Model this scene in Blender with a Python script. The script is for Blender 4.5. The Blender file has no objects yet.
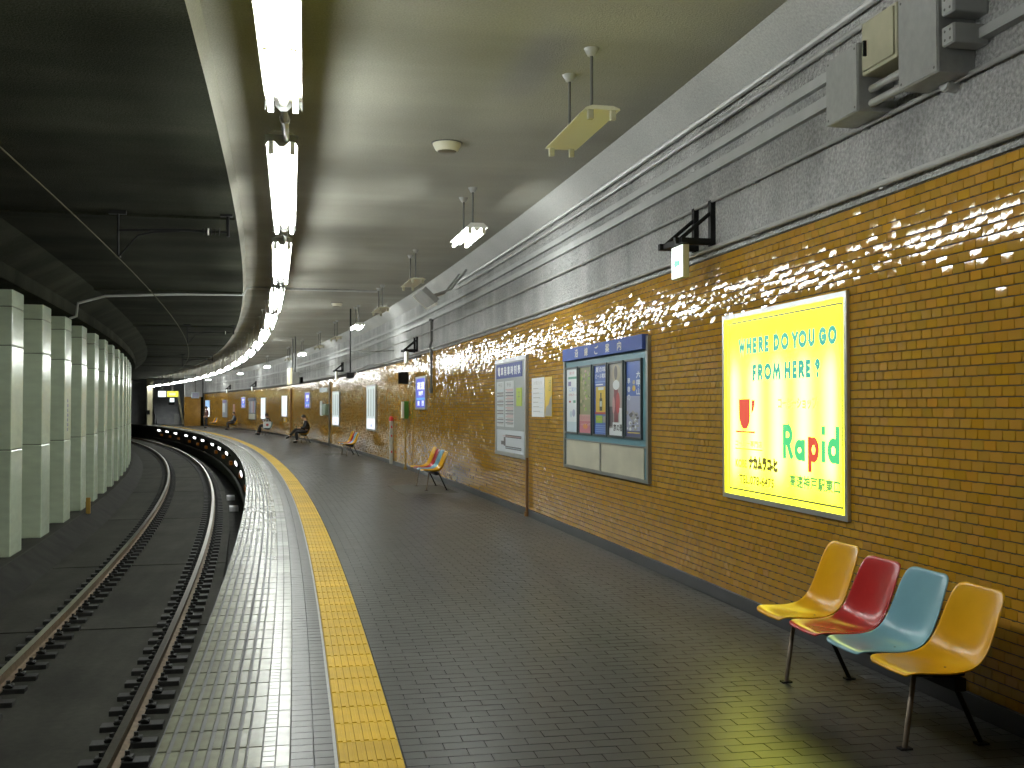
import bpy, bmesh, math, random
import numpy as np
from mathutils import Vector, Matrix

random.seed(7)
rng = np.random.default_rng(7)
SC = bpy.context.scene
COL = SC.collection

# ------------------------------------------------------------------ camera, world, exposure
EYE = 1.6
cam_data = bpy.data.cameras.new('camera')
cam_data.sensor_width = 36.0
cam_data.lens = 37.51
cam_data.clip_start = 0.05
cam_data.clip_end = 400.0
cam = bpy.data.objects.new('camera', cam_data)
COL.objects.link(cam)
cam.location = (0, 0, EYE)
cam.rotation_euler = (math.pi / 2 + 0.022, 0, -0.181)
SC.camera = cam

world = bpy.data.worlds.new('world')
SC.world = world
world.use_nodes = True
world.node_tree.nodes['Background'].inputs[0].default_value = (0.5, 0.55, 0.5, 1)
world.node_tree.nodes['Background'].inputs[1].default_value = 0.0

SC.view_settings.view_transform = 'Standard'
SC.view_settings.look = 'None'
SC.view_settings.gamma = 1.0
SC.view_settings.use_curve_mapping = False
SC.view_settings.exposure = 0.0

TUBE_POWER = 95.0        # radiance of the lit fluorescent tubes
AD_POWER = 6.0          # back-lit advertisement

# ------------------------------------------------------------------ the curved station: s along the track, v across, z up
RAD = 361.63
OFF = -0.561
WALL = 3.44              # face of the tiled wall
CEIL = 4.35
HAUNCH_V, HAUNCH_Z = 3.19, 4.11


def P(s, v, z):
    t = s / RAD
    return ((RAD + v) * math.cos(t) - RAD, (RAD + v) * math.sin(t) + OFF, z)


def PA(s, v, z):
    t = np.asarray(s) / RAD
    r = RAD + np.asarray(v)
    z = np.asarray(z) + 0 * t
    return np.stack([r * np.cos(t) - RAD, r * np.sin(t) + OFF, z], -1)


def frame(s, v, z):
    t = s / RAD
    return Matrix.Translation(P(s, v, z)) @ Matrix.Rotation(t, 4, 'Z')


# ------------------------------------------------------------------ materials
def mat(name, col, rough=0.5, metal=0.0, noise=None, bump=None, emit=None, tint=False, spec=0.5, coat=0.0, streak=None):
    """noise=(scale, amount); bump=(scale, strength, distance) or a list of them; emit=(colour, strength)"""
    m = bpy.data.materials.new(name)
    m.use_nodes = True
    nt = m.node_tree
    N, L = nt.nodes, nt.links
    b = N['Principled BSDF']
    b.inputs['Base Color'].default_value = (*col, 1)
    b.inputs['Roughness'].default_value = rough
    b.inputs['Metallic'].default_value = metal
    b.inputs['Specular IOR Level'].default_value = spec
    if coat:
        b.inputs['Coat Weight'].default_value = coat
        b.inputs['Coat Roughness'].default_value = 0.08
    tc = None
    out = None

    def coord():
        nonlocal tc
        if tc is None:
            tc = N.new('ShaderNodeTexCoord')
        return tc.outputs['Object']

    def mul(a_sock, fac_sock):
        mx = N.new('ShaderNodeMix')
        mx.data_type = 'RGBA'
        mx.blend_type = 'MULTIPLY'
        mx.inputs[0].default_value = 1.0
        if a_sock is None:
            mx.inputs[6].default_value = (*col, 1)
        else:
            L.new(a_sock, mx.inputs[6])
        L.new(fac_sock, mx.inputs[7])
        return mx.outputs[2]

    for i, nz in enumerate(noise if isinstance(noise, list) else ([noise] if noise else [])):
        sc, amt = nz[0], nz[1]
        tex = N.new('ShaderNodeTexNoise')
        tex.inputs['Scale'].default_value = sc
        tex.inputs['Detail'].default_value = 5
        if len(nz) > 2:
            mp = N.new('ShaderNodeMapping')
            mp.inputs['Scale'].default_value = nz[2]
            L.new(coord(), mp.inputs['Vector'])
            L.new(mp.outputs[0], tex.inputs['Vector'])
        else:
            L.new(coord(), tex.inputs['Vector'])
        mr = N.new('ShaderNodeMapRange')
        mr.inputs[1].default_value = 0.3
        mr.inputs[2].default_value = 0.7
        mr.inputs[3].default_value = 1 - amt
        mr.inputs[4].default_value = 1 + amt * 0.6
        L.new(tex.outputs['Fac'], mr.inputs[0])
        out = mul(out, mr.outputs[0])
    if tint:
        at = N.new('ShaderNodeAttribute')
        at.attribute_name = 'tint'
        out = mul(out, at.outputs['Color'])
    if out is not None:
        L.new(out, b.inputs['Base Color'])
    prev = None
    for bp in (bump if isinstance(bump, list) else ([bump] if bump else [])):
        tex = N.new('ShaderNodeTexNoise')
        tex.inputs['Scale'].default_value = bp[0]
        tex.inputs['Detail'].default_value = 3
        L.new(coord(), tex.inputs['Vector'])
        bn = N.new('ShaderNodeBump')
        bn.inputs['Strength'].default_value = bp[1]
        bn.inputs['Distance'].default_value = bp[2]
        L.new(tex.outputs['Fac'], bn.inputs['Height'])
        if prev:
            L.new(prev, bn.inputs['Normal'])
        prev = bn.outputs['Normal']
    if prev:
        L.new(prev, b.inputs['Normal'])
    if emit:
        b.inputs['Emission Color'].default_value = (*emit[0], 1)
        b.inputs['Emission Strength'].default_value = emit[1]
    return m


M = {}
M['tile'] = mat('ochre_glazed_tile', (0.38, 0.205, 0.024), 0.06, tint=True, bump=[(12, 0.09, 0.008)], spec=0.28)
M['grout'] = mat('dark_grout', (0.045, 0.038, 0.028), 0.9)
M['concrete'] = mat('sprayed_grey_concrete', (0.49, 0.49, 0.48), 0.75, noise=[(1.3, 0.18), (45, 0.35), (2.0, 0.22, (1, 1, 0.25))], bump=[(30, 1.0, 0.03), (75, 1.0, 0.012)], spec=0.15)
M['haunch'] = mat('smooth_grey_concrete', (0.43, 0.43, 0.41), 0.75, noise=[(1.0, 0.12), (60, 0.18)], bump=(60, 0.6, 0.01), spec=0.15)
M['ceiling'] = mat('painted_ceiling', (0.335, 0.328, 0.278), 0.85, noise=[(0.7, 0.12), (60, 0.14), (0.5, 0.16, (0.15, 1.6, 1))], bump=(75, 0.6, 0.008), spec=0.12)
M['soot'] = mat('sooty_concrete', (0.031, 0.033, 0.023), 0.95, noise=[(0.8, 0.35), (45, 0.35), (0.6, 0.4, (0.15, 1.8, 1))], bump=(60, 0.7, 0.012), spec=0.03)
M['paver'] = mat('dark_grey_paver', (0.034, 0.036, 0.033), 0.34, tint=True, noise=[(6, 0.18), (0.7, 0.3), (1.5, 0.2, (3, 0.6, 1))], bump=(70, 0.10, 0.003), spec=0.32)
M['paver_joint'] = mat('paver_joint', (0.030, 0.031, 0.029), 0.6)
M['slip'] = mat('grey_glazed_slip_tile', (0.17, 0.175, 0.125), 0.27, tint=True, noise=(9, 0.25), bump=(26, 0.3, 0.006), spec=0.13)
M['slip_base'] = mat('grey_slip_tile_groove', (0.075, 0.079, 0.079), 0.5, spec=0.2)
M['white_tile'] = mat('white_edge_tile', (0.46, 0.47, 0.45), 0.24, tint=True, noise=(8, 0.2), bump=(26, 0.25, 0.006), spec=0.15)
M['yellow'] = mat('yellow_tactile_tile', (0.60, 0.385, 0.018), 0.5, tint=True, noise=(5, 0.12), spec=0.15)
M['black_base'] = mat('black_base_tile', (0.03, 0.03, 0.031), 0.35, noise=(3, 0.2))
M['slab'] = mat('track_slab_concrete', (0.046, 0.046, 0.037), 0.8, noise=[(0.8, 0.25), (14, 0.15), (1.2, 0.25, (2.5, 0.4, 1))], bump=(40, 0.3, 0.006), spec=0.1)
M['dark_bed'] = mat('oily_track_bed', (0.03, 0.03, 0.025), 0.8, noise=(2, 0.4), spec=0.08)
M['rail_steel'] = mat('polished_rail', (0.42, 0.39, 0.33), 0.28, metal=1.0, noise=(20, 0.12))
M['rail_rust'] = mat('rusty_rail_web', (0.17, 0.12, 0.07), 0.7, noise=(12, 0.35))
M['iron'] = mat('black_cast_iron', (0.016, 0.016, 0.014), 0.6, noise=(15, 0.3))
M['column'] = mat('pale_green_paint', (0.62, 0.72, 0.54), 0.2, noise=[(1.2, 0.07), (2.5, 0.1, (1, 1, 3))], bump=[(4, 0.25, 0.006), (30, 0.1, 0.001)])
M['column_dark'] = mat('column_joint', (0.16, 0.19, 0.13), 0.6)
M['white_metal'] = mat('white_enamel', (0.78, 0.78, 0.72), 0.4)
M['cream_metal'] = mat('cream_enamel', (0.66, 0.64, 0.48), 0.4)
M['grey_metal'] = mat('grey_enamel_steel', (0.36, 0.365, 0.35), 0.45, noise=[(6, 0.1), (25, 0.08)])
M['duct'] = mat('grey_plastic_duct', (0.42, 0.43, 0.42), 0.45, noise=(4, 0.1))
M['pipe'] = mat('grey_painted_conduit', (0.42, 0.42, 0.40), 0.35, noise=(8, 0.15))
M['dark_pipe'] = mat('dark_grey_pipe', (0.11, 0.11, 0.10), 0.5)
M['brown_pipe'] = mat('brown_painted_pipe', (0.20, 0.10, 0.03), 0.45)
M['ochre_pipe'] = mat('ochre_painted_pipe', (0.40, 0.25, 0.04), 0.45)
M['beige_box'] = mat('beige_painted_steel', (0.44, 0.42, 0.29), 0.5, noise=(7, 0.12))
M['black'] = mat('matt_black', (0.012, 0.012, 0.012), 0.6, spec=0.15)
M['alu'] = mat('brushed_aluminium', (0.55, 0.56, 0.56), 0.35, metal=0.85)
M['bronze'] = mat('dull_grey_aluminium', (0.30, 0.30, 0.27), 0.4, metal=0.7)
M['tube'] = mat('lit_fluorescent_tube', (0.9, 0.9, 0.9), 0.4, emit=((0.96, 1.0, 0.97), TUBE_POWER))
M['seat_yellow'] = mat('yellow_moulded_plastic', (0.66, 0.335, 0.008), 0.24, spec=0.3, noise=(5, 0.07))
M['seat_red'] = mat('red_moulded_plastic', (0.38, 0.022, 0.02), 0.22, spec=0.35, noise=(5, 0.08))
M['seat_blue'] = mat('light_blue_moulded_plastic', (0.18, 0.36, 0.42), 0.24, spec=0.35, noise=(5, 0.07))
M['rust_leg'] = mat('worn_steel_leg', (0.20, 0.155, 0.11), 0.45, metal=0.4, noise=(14, 0.4))
M['skin'] = mat('skin', (0.50, 0.30, 0.21), 0.55)
M['hair'] = mat('black_hair', (0.012, 0.010, 0.009), 0.45)
M['suit'] = mat('black_cloth', (0.014, 0.014, 0.016), 0.8)
M['shirt_blue'] = mat('slate_blue_cloth', (0.10, 0.13, 0.18), 0.8)
M['shirt_brown'] = mat('brown_cloth', (0.13, 0.055, 0.045), 0.8)
M['shirt_white'] = mat('white_cloth', (0.55, 0.52, 0.48), 0.8)
M['trousers'] = mat('charcoal_cloth', (0.022, 0.022, 0.026), 0.85)
M['shoe'] = mat('black_leather', (0.012, 0.011, 0.010), 0.35)
M['paper'] = mat('white_paper', (0.72, 0.73, 0.74), 0.6)
M['red'] = mat('red_paint', (0.45, 0.02, 0.02), 0.4)
M['green'] = mat('green_paint', (0.06, 0.22, 0.03), 0.45)
M['amber'] = mat('glowing_amber_reflector', (0.55, 0.16, 0.01), 0.3, emit=((1.0, 0.35, 0.03), 0.05))  # faint glow added to the material; the reflector is no lamp
M['stairgrey'] = mat('grey_stair_stone', (0.30, 0.31, 0.32), 0.6, noise=(2, 0.2))
M['beige_paint'] = mat('beige_paint', (0.42, 0.38, 0.25), 0.5)


def emitmat(name, col, strength):
    return mat(name, (0.02, 0.02, 0.02), 0.35, emit=(col, strength))


def flat(name, col, rough=0.45):
    return mat(name, col, rough)


# ------------------------------------------------------------------ mesh helpers
def link(name, me, parent=None, mx=None):
    o = bpy.data.objects.new(name, me)
    COL.objects.link(o)
    if parent is not None:
        o.parent = parent
    if mx is not None:
        o.matrix_local = mx
    return o


def npmesh(name, verts, faces, mats, matidx=None, tint=None, smooth=False):
    verts = np.asarray(verts, np.float32).reshape(-1, 3)
    faces = np.asarray(faces, np.int32)
    nf, k = faces.shape
    me = bpy.data.meshes.new(name)
    me.vertices.add(len(verts))
    me.vertices.foreach_set('co', verts.ravel())
    me.loops.add(nf * k)
    me.loops.foreach_set('vertex_index', faces.ravel())
    me.polygons.add(nf)
    me.polygons.foreach_set('loop_start', np.arange(0, nf * k, k, dtype=np.int32))
    for m in (mats if isinstance(mats, list) else [mats]):
        me.materials.append(m)
    if matidx is not None:
        me.polygons.foreach_set('material_index', np.asarray(matidx, np.int32))
    me.polygons.foreach_set('use_smooth', np.full(nf, smooth))
    me.update(calc_edges=True)
    me.validate()
    if tint is not None:
        a = me.color_attributes.new('tint', 'FLOAT_COLOR', 'POINT')
        t = np.ones((len(verts), 4), np.float32)
        t[:, :3] = np.asarray(tint, np.float32).reshape(len(verts), -1)
        a.data.foreach_set('color', t.ravel())
    return me


class MB:
    """collects shapes into one mesh"""
    def __init__(self):
        self.v, self.f, self.m, self.s = [], [], [], []

    def add(self, verts, faces, mi=0, smooth=False):
        n = len(self.v)
        self.v += [tuple(q) for q in verts]
        for f in faces:
            self.f.append(tuple(n + i for i in f))
            self.m.append(mi)
            self.s.append(smooth)
        return self

    def box(self, x0, x1, y0, y1, z0, z1, mi=0, T=None, ch=0.0):
        if x0 > x1: x0, x1 = x1, x0
        if y0 > y1: y0, y1 = y1, y0
        if z0 > z1: z0, z1 = z1, z0
        if ch:
            bm = bmesh.new()
            bmesh.ops.create_cube(bm, size=1.0)
            for w in bm.verts:
                w.co = ((x0 + x1) / 2 + w.co.x * (x1 - x0), (y0 + y1) / 2 + w.co.y * (y1 - y0), (z0 + z1) / 2 + w.co.z * (z1 - z0))
            bmesh.ops.bevel(bm, geom=bm.edges[:], offset=ch, segments=2, affect='EDGES', profile=0.5)
            bm.verts.index_update()
            vs = [T @ w.co if T else w.co.copy() for w in bm.verts]
            fs = [[w.index for w in f.verts] for f in bm.faces]
            bm.free()
            return self.add(vs, fs, mi)
        vs = [Vector(q) for q in ((x0, y0, z0), (x1, y0, z0), (x1, y1, z0), (x0, y1, z0), (x0, y0, z1), (x1, y0, z1), (x1, y1, z1), (x0, y1, z1))]
        if T: vs = [T @ q for q in vs]
        return self.add(vs, [(3, 2, 1, 0), (4, 5, 6, 7), (0, 1, 5, 4), (1, 2, 6, 5), (2, 3, 7, 6), (3, 0, 4, 7)], mi)

    def tube(self, pts, r, n=8, mi=0, cap=True):
        pts = [Vector(q) for q in pts]
        rs = r if isinstance(r, (list, tuple)) else [r] * len(pts)
        rings = []
        up = None
        for i, q in enumerate(pts):
            d = (pts[min(i + 1, len(pts) - 1)] - pts[max(i - 1, 0)]).normalized()
            if up is None:
                up = Vector((0, 0, 1)) if abs(d.z) < 0.9 else Vector((1, 0, 0))
            a = d.cross(up).normalized()
            b = a.cross(d).normalized()
            rings.append([q + (a * math.cos(2 * math.pi * k / n) + b * math.sin(2 * math.pi * k / n)) * rs[i] for k in range(n)])
        vs = [q for rg in rings for q in rg]
        fs = []
        for i in range(len(pts) - 1):
            for k in range(n):
                fs.append((i * n + k, i * n + (k + 1) % n, (i + 1) * n + (k + 1) % n, (i + 1) * n + k))
        self.add(vs, fs, mi, True)
        if cap:
            self.add(rings[0], [tuple(range(n))[::-1]], mi)
            self.add(rings[-1], [tuple(range(n))], mi)
        return self

    def lathe(self, prof, c=(0, 0, 0), n=16, mi=0):
        """prof: [(r, z)] about a vertical axis"""
        vs, fs = [], []
        for r, z in prof:
            for k in range(n):
                a = 2 * math.pi * k / n
                vs.append((c[0] + r * math.cos(a), c[1] + r * math.sin(a), c[2] + z))
        for i in range(len(prof) - 1):
            for k in range(n):
                fs.append((i * n + k, i * n + (k + 1) % n, (i + 1) * n + (k + 1) % n, (i + 1) * n + k))
        return self.add(vs, fs, mi, True)

    def poly(self, pts, mi=0):
        return self.add(pts, [tuple(range(len(pts)))], mi)

    def prism(self, outline, fn, d0, d1, mi=0):
        """outline [(a,b)], fn(a,b,d)->xyz"""
        n = len(outline)
        vs = [fn(a, b, d0) for a, b in outline] + [fn(a, b, d1) for a, b in outline]
        fs = [tuple(range(n))[::-1], tuple(range(n, 2 * n))] + [(i, (i + 1) % n, n + (i + 1) % n, n + i) for i in range(n)]
        return self.add(vs, fs, mi)

    def mesh(self, name, mats):
        me = bpy.data.meshes.new(name)
        me.from_pydata([tuple(q) for q in self.v], [], self.f)
        for m in (mats if isinstance(mats, list) else [mats]):
            me.materials.append(m)
        me.polygons.foreach_set('material_index', self.m)
        me.polygons.foreach_set('use_smooth', self.s)
        bm = bmesh.new()
        bm.from_mesh(me)
        bmesh.ops.recalc_face_normals(bm, faces=bm.faces[:])
        bm.to_mesh(me)
        bm.free()
        me.update()
        return me

    def build(self, name, mats, parent=None, mx=None):
        return link(name, self.mesh(name, mats), parent, mx)


def tag(o, label=None, cat=None, group=None, kind=None):
    if label: o['label'] = label
    if cat: o['category'] = cat
    if group: o['group'] = group
    if kind: o['kind'] = kind
    return o


def thing(name, label, cat, s, v, z, group=None, mx=None):
    o = bpy.data.objects.new(name, None)
    o.empty_display_size = 0.1
    COL.objects.link(o)
    o.matrix_world = mx if mx is not None else frame(s, v, z)
    return tag(o, label, cat, group)


def copy_tree(o, parent=None):
    c = o.copy()
    COL.objects.link(c)
    if parent is not None:
        c.parent = parent
    for ch in list(o.children):
        copy_tree(ch, c)
    return c


def srange(s0, s1, step):
    n = max(1, int(math.ceil((s1 - s0) / step)))
    return [s0 + (s1 - s0) * i / n for i in range(n + 1)]


def sweep(name, sec, s0, s1, mats, step=1.5, closed=False, parent=None, mi=None, caps=False, smooth=False):
    S = srange(s0, s1, step)
    n = len(sec)
    v = np.concatenate([[P(s, a, b) for a, b in sec] for s in S])
    fs, ms = [], []
    seg = n if closed else n - 1
    for i in range(len(S) - 1):
        for k in range(seg):
            fs.append((i * n + k, i * n + (k + 1) % n, (i + 1) * n + (k + 1) % n, (i + 1) * n + k))
            ms.append(mi[k] if mi else 0)
    me = npmesh(name, v, fs, mats, ms, smooth=smooth)
    if caps and closed:
        bm = bmesh.new()
        bm.from_mesh(me)
        bm.verts.ensure_lookup_table()
        bm.faces.new([bm.verts[k] for k in range(n)])
        bm.faces.new([bm.verts[(len(S) - 1) * n + k] for k in range(n)][::-1])
        bmesh.ops.recalc_face_normals(bm, faces=bm.faces[:])
        bm.to_mesh(me)
        bm.free()
    return link(name, me, parent)


def circle_sec(v, z, r, n=8):
    return [(v + r * math.cos(2 * math.pi * k / n), z + r * math.sin(2 * math.pi * k / n)) for k in range(n)]


S0, S1 = -7.0, 97.0      # how far the near wall is built behind the eye and ahead

# ------------------------------------------------------------------ STRUCTURE: platform floor
floor = sweep('floor', [(-0.68, -1.6), (-0.50, -1.6), (-0.50, -0.22), (-0.672, -0.22), (-0.672, -0.014), (WALL + 0.15, -0.014)], S0, 118, M['paver_joint'], step=2.0)
tag(floor, kind='structure')


def tile_arrays(sc, vc, ws, wv, ztop, zbot, tilt=0.0, ch=0.0015):
    """flat-lying tiles: arrays of centres; returns verts, faces"""
    n = len(sc)
    ds = np.array([-1, 1, 1, -1]) / 2.0
    dv = np.array([-1, -1, 1, 1]) / 2.0
    tz = rng.normal(0, tilt, (n, 2)) if tilt else np.zeros((n, 2))
    lo = PA(sc[:, None] + ds * ws[:, None], vc[:, None] + dv * wv[:, None], zbot + 0 * sc[:, None] * ds)
    zt = ztop + tz[:, :1] * ds * ws[:, None] + tz[:, 1:] * dv * wv[:, None]
    hi = PA(sc[:, None] + ds * (ws[:, None] - 2 * ch), vc[:, None] + dv * (wv[:, None] - 2 * ch), zt)
    V = np.concatenate([lo, hi], 1)
    F = np.array([(4, 7, 6, 5), (0, 4, 5, 1), (1, 5, 6, 2), (2, 6, 7, 3), (3, 7, 4, 0)])
    faces = (np.arange(n)[:, None, None] * 8 + F[None]).reshape(-1, 4)
    return V.reshape(-1, 3), faces


def greys(n, sd, lo=0.6, hi=1.4):
    return np.clip(rng.normal(1, sd, n), lo, hi)


# pavers: 0.2 x 0.1 m, laid across the platform in half bond
cs, cv, cw = [], [], []
row = 0
s = S0
while s < 96.8:
    v0 = 0.440
    x = v0 + (0.1 if row % 2 else 0.0)
    if row % 2:
        cs.append(s); cv.append(v0 + 0.05); cw.append(0.1)
    while x < 3.405:
        w = min(0.2, 3.405 - x)
        if w > 0.02:
            cs.append(s); cv.append(x + w / 2); cw.append(w)
        x += 0.2
    # two narrow courses between the slip tiles and the yellow line
    cs += [s, s]; cv += [-0.016, 0.091]; cw += [0.107, 0.107]
    s += 0.1
    row += 1
cs, cv, cw = np.array(cs), np.array(cv), np.array(cw)
near = np.where((cs > 5.15) & (cs < 7.2) & (cv > 0.45))[0]
near = near[np.argsort(cs[near])][:300]
rest = np.setdiff1d(np.arange(len(cs)), near)
V, F = tile_arrays(cs[rest], cv[rest], np.full(len(rest), 0.0986), cw[rest] - 0.0014, 0.0, -0.014, 0.003)
t = np.repeat(greys(len(rest), 0.09), 8)
pf = link('paver_field', npmesh('paver_field', V, F, M['paver'], tint=t[:, None]), floor)
tag(pf, kind='stuff')


def local_tiles(name, wa, wb, mats_, n, tilt, sd, h=0.014, ch=0.0015):
    out = []
    for i in range(n):
        ta, tb = rng.normal(0, tilt, 2)
        vs = [(x * wa / 2, y * wb / 2, -h) for x, y in ((-1, -1), (1, -1), (1, 1), (-1, 1))]
        vs += [(x * (wa / 2 - ch), y * (wb / 2 - ch), ta * x * wa / 2 + tb * y * wb / 2) for x, y in ((-1, -1), (1, -1), (1, 1), (-1, 1))]
        fs = [(4, 5, 6, 7), (0, 1, 5, 4), (1, 2, 6, 5), (2, 3, 7, 6), (3, 0, 4, 7)]
        out.append(npmesh(name, vs, fs, mats_, tint=np.full((8, 1), float(greys(1, sd)[0]))))
    return out


pav = {}
for i in near:
    key = round(cw[i] - 0.0014, 4)
    if key not in pav:
        pav[key] = local_tiles('paver', key, 0.0986, M['paver'], 10, 0.003, 0.09)
    link('paver', random.choice(pav[key]), floor, frame(cs[i], cv[i], 0.0))


# slip tiles along the edge and the yellow line (each one a tile of its own)
def bars_mesh(name, w, l, bars, base_mat, bar_mats, tintv, base_z=0.0):
    """w across (x), l along (y); bars: (x0,x1,y0,y1,z,matslot)"""
    vs, fs, mi = [], [], []

    def blk(x0, x1, y0, y1, z0, z1, m, ch):
        n = len(vs)
        vs.extend([(x0, y0, z0), (x1, y0, z0), (x1, y1, z0), (x0, y1, z0), (x0 + ch, y0 + ch, z1), (x1 - ch, y0 + ch, z1), (x1 - ch, y1 - ch, z1), (x0 + ch, y1 - ch, z1)])
        for f in ((4, 5, 6, 7), (0, 1, 5, 4), (1, 2, 6, 5), (2, 3, 7, 6), (3, 0, 4, 7)):
            fs.append(tuple(n + k for k in f))
            mi.append(m)
    blk(-w / 2, w / 2, -l / 2, l / 2, base_z - 0.014, base_z, 0, 0.001)
    for x0, x1, y0, y1, z, m in bars:
        blk(x0, x1, y0, y1, base_z, base_z + z, m, 0.002)
    return npmesh(name, vs, fs, [base_mat] + bar_mats, mi, tint=np.full((len(vs), 1), tintv))


W2 = 0.3055
p6 = W2 / 5
slipA = [bars_mesh('slip_tile', W2 - 0.0005, 0.298, [(-W2 / 2 + k * p6 + 0.009, -W2 / 2 + (k + 1) * p6 - 0.009, -0.141, 0.141, 0.006, 1) for k in range(5)],
                   M['slip_base'], [M['slip']], float(greys(1, 0.16)[0])) for i in range(8)]
q0 = -W2 / 2
slipB = [bars_mesh('slip_tile', W2 - 0.0005, 0.298,
                   [(q0 + 0.009, q0 + 0.052, -0.141, 0.141, 0.006, 1), (q0 + 0.070, q0 + 0.104, -0.141, 0.141, 0.006, 1), (q0 + 0.113, q0 + 0.176, -0.145, 0.145, 0.005, 1),
                    (q0 + 0.180, q0 + 0.238, -0.145, -0.075, 0.005, 2), (q0 + 0.180, q0 + 0.238, -0.071, -0.001, 0.005, 2), (q0 + 0.180, q0 + 0.238, 0.003, 0.073, 0.005, 2), (q0 + 0.180, q0 + 0.238, 0.077, 0.145, 0.005, 2),
                    (q0 + 0.241, q0 + 0.303, -0.146, 0.146, 0.005, 2)],
                   M['slip_base'], [M['slip'], M['white_tile']], float(greys(1, 0.10)[0])) for i in range(8)]
yw = 0.291
py = yw / 7
yel = [bars_mesh('tactile_tile', yw - 0.002, 0.297, [(-yw / 2 + k * py + 0.005, -yw / 2 + (k + 1) * py - 0.011, -0.140, 0.140, 0.005, 1) for k in range(7)],
                 M['yellow'], [M['yellow']], float(greys(1, 0.06)[0])) for i in range(6)]


def joined(name, items, parent):
    """items: (mesh, matrix) -> one mesh"""
    bm = bmesh.new()
    mats_ = []
    for me, mx in items:
        n = len(bm.verts)
        bm.from_mesh(me)
        bm.verts.ensure_lookup_table()
        for w in bm.verts[n:]:
            w.co = mx @ w.co
    me = bpy.data.meshes.new(name)
    bm.to_mesh(me)
    bm.free()
    for m in items[0][0].materials:
        me.materials.append(m)
    return tag(link(name, me, parent), kind='stuff')


far = {'a': [], 'b': [], 'y': []}
k = 0
s = S0
while s < 99.5:
    fa, fb, fy = frame(s, -0.684 + W2 / 2, 0.0), frame(s, -0.07 - W2 / 2, 0.0), frame(s, 0.2905, 0.0)
    single = 4.3 < s < 4.3 + 0.3 * 149
    if single:
        link('slip_tile', random.choice(slipA), floor, fa)
        link('slip_tile', random.choice(slipB), floor, fb)
        link('tactile_tile', random.choice(yel), floor, fy)
    else:
        far['a'].append((random.choice(slipA), fa))
        far['b'].append((random.choice(slipB), fb))
        far['y'].append((random.choice(yel), fy))
    s += 0.3
joined('slip_tile_field', far['a'], floor)
joined('white_tile_field', far['b'], floor)
joined('tactile_tile_field', far['y'], floor)
# thin pale joint strip beside the yellow line
sweep('joint_strip', [(0.128, 0.0), (0.128, 0.004), (0.143, 0.004), (0.143, 0.0)], S0, 97, M['grey_metal'], parent=floor)
# worn lighter repair patches in the floor under two benches
for a, b, c, d in ((20.3, 22.4, 2.12, 3.2), (36.4, 38.2, 2.25, 2.9)):
    sweep('floor_patch', [(c, -0.01), (c, 0.004), (d, 0.004), (d, -0.01)], a, b, flat('patch_concrete', (0.075, 0.072, 0.058), 0.6), parent=floor, step=0.5)

# ------------------------------------------------------------------ STRUCTURE: tiled wall
def tile_top(s):
    return float(np.interp(s, [0, 19, 33, 46, 97], [2.875, 2.875, 2.82, 2.77, 2.74]))


wall = sweep('wall_right', [(WALL, -0.02), (WALL, 2.88)], S0, S1 + 1.2, M['grout'])
tag(wall, kind='structure')
NR = 50
RH = (2.875 - 0.10) / NR
TW = 0.1
TH = 0.007


TQ = np.array([(8, 9, 10, 11), (4, 5, 9, 8), (5, 6, 10, 9), (6, 7, 11, 10), (7, 4, 8, 11), (0, 1, 13, 12), (1, 2, 14, 13), (2, 3, 15, 14), (3, 0, 12, 15)])
DROP = 0.00028


def wall_tiles(sc, zc, w, tilt, ch=0.0015, inn=0.013):
    """glazed tiles with slightly pillowed faces; 16 vertices and 9 quads each"""
    n = len(sc)
    ds = np.array([-1, 1, 1, -1]) / 2.0
    dz = np.array([-1, -1, 1, 1]) / 2.0
    a = rng.normal(0, tilt, (n, 1)); b = rng.normal(0, tilt, (n, 1))
    hw = (w - 0.0014)[:, None]
    hh = RH - 0.0055

    def ring(inset, dep):
        ws, hs = hw - 2 * inset, hh - 2 * inset
        return PA(sc[:, None] + ds * ws, WALL - dep + a * ds * ws + b * dz * hs, zc[:, None] + dz * hs)
    lo = PA(sc[:, None] + ds * hw, np.full((n, 4), WALL), zc[:, None] + dz * hh)
    mid = ring(ch, TH - DROP)
    V = np.concatenate([lo, mid, ring(inn, TH), mid], 1)
    return V.reshape(-1, 3), (np.arange(n)[:, None, None] * 16 + TQ[None]).reshape(-1, 4)


def ochre(n):
    g = np.clip(rng.normal(1, 0.055, (n, 1)), 0.75, 1.25)
    r = np.clip(rng.normal(1, 0.035, (n, 1)), 0.85, 1.2)
    return np.concatenate([g * r, g, g * np.clip(rng.normal(1, 0.2, (n, 1)), 0.5, 1.8)], 1)


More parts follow.
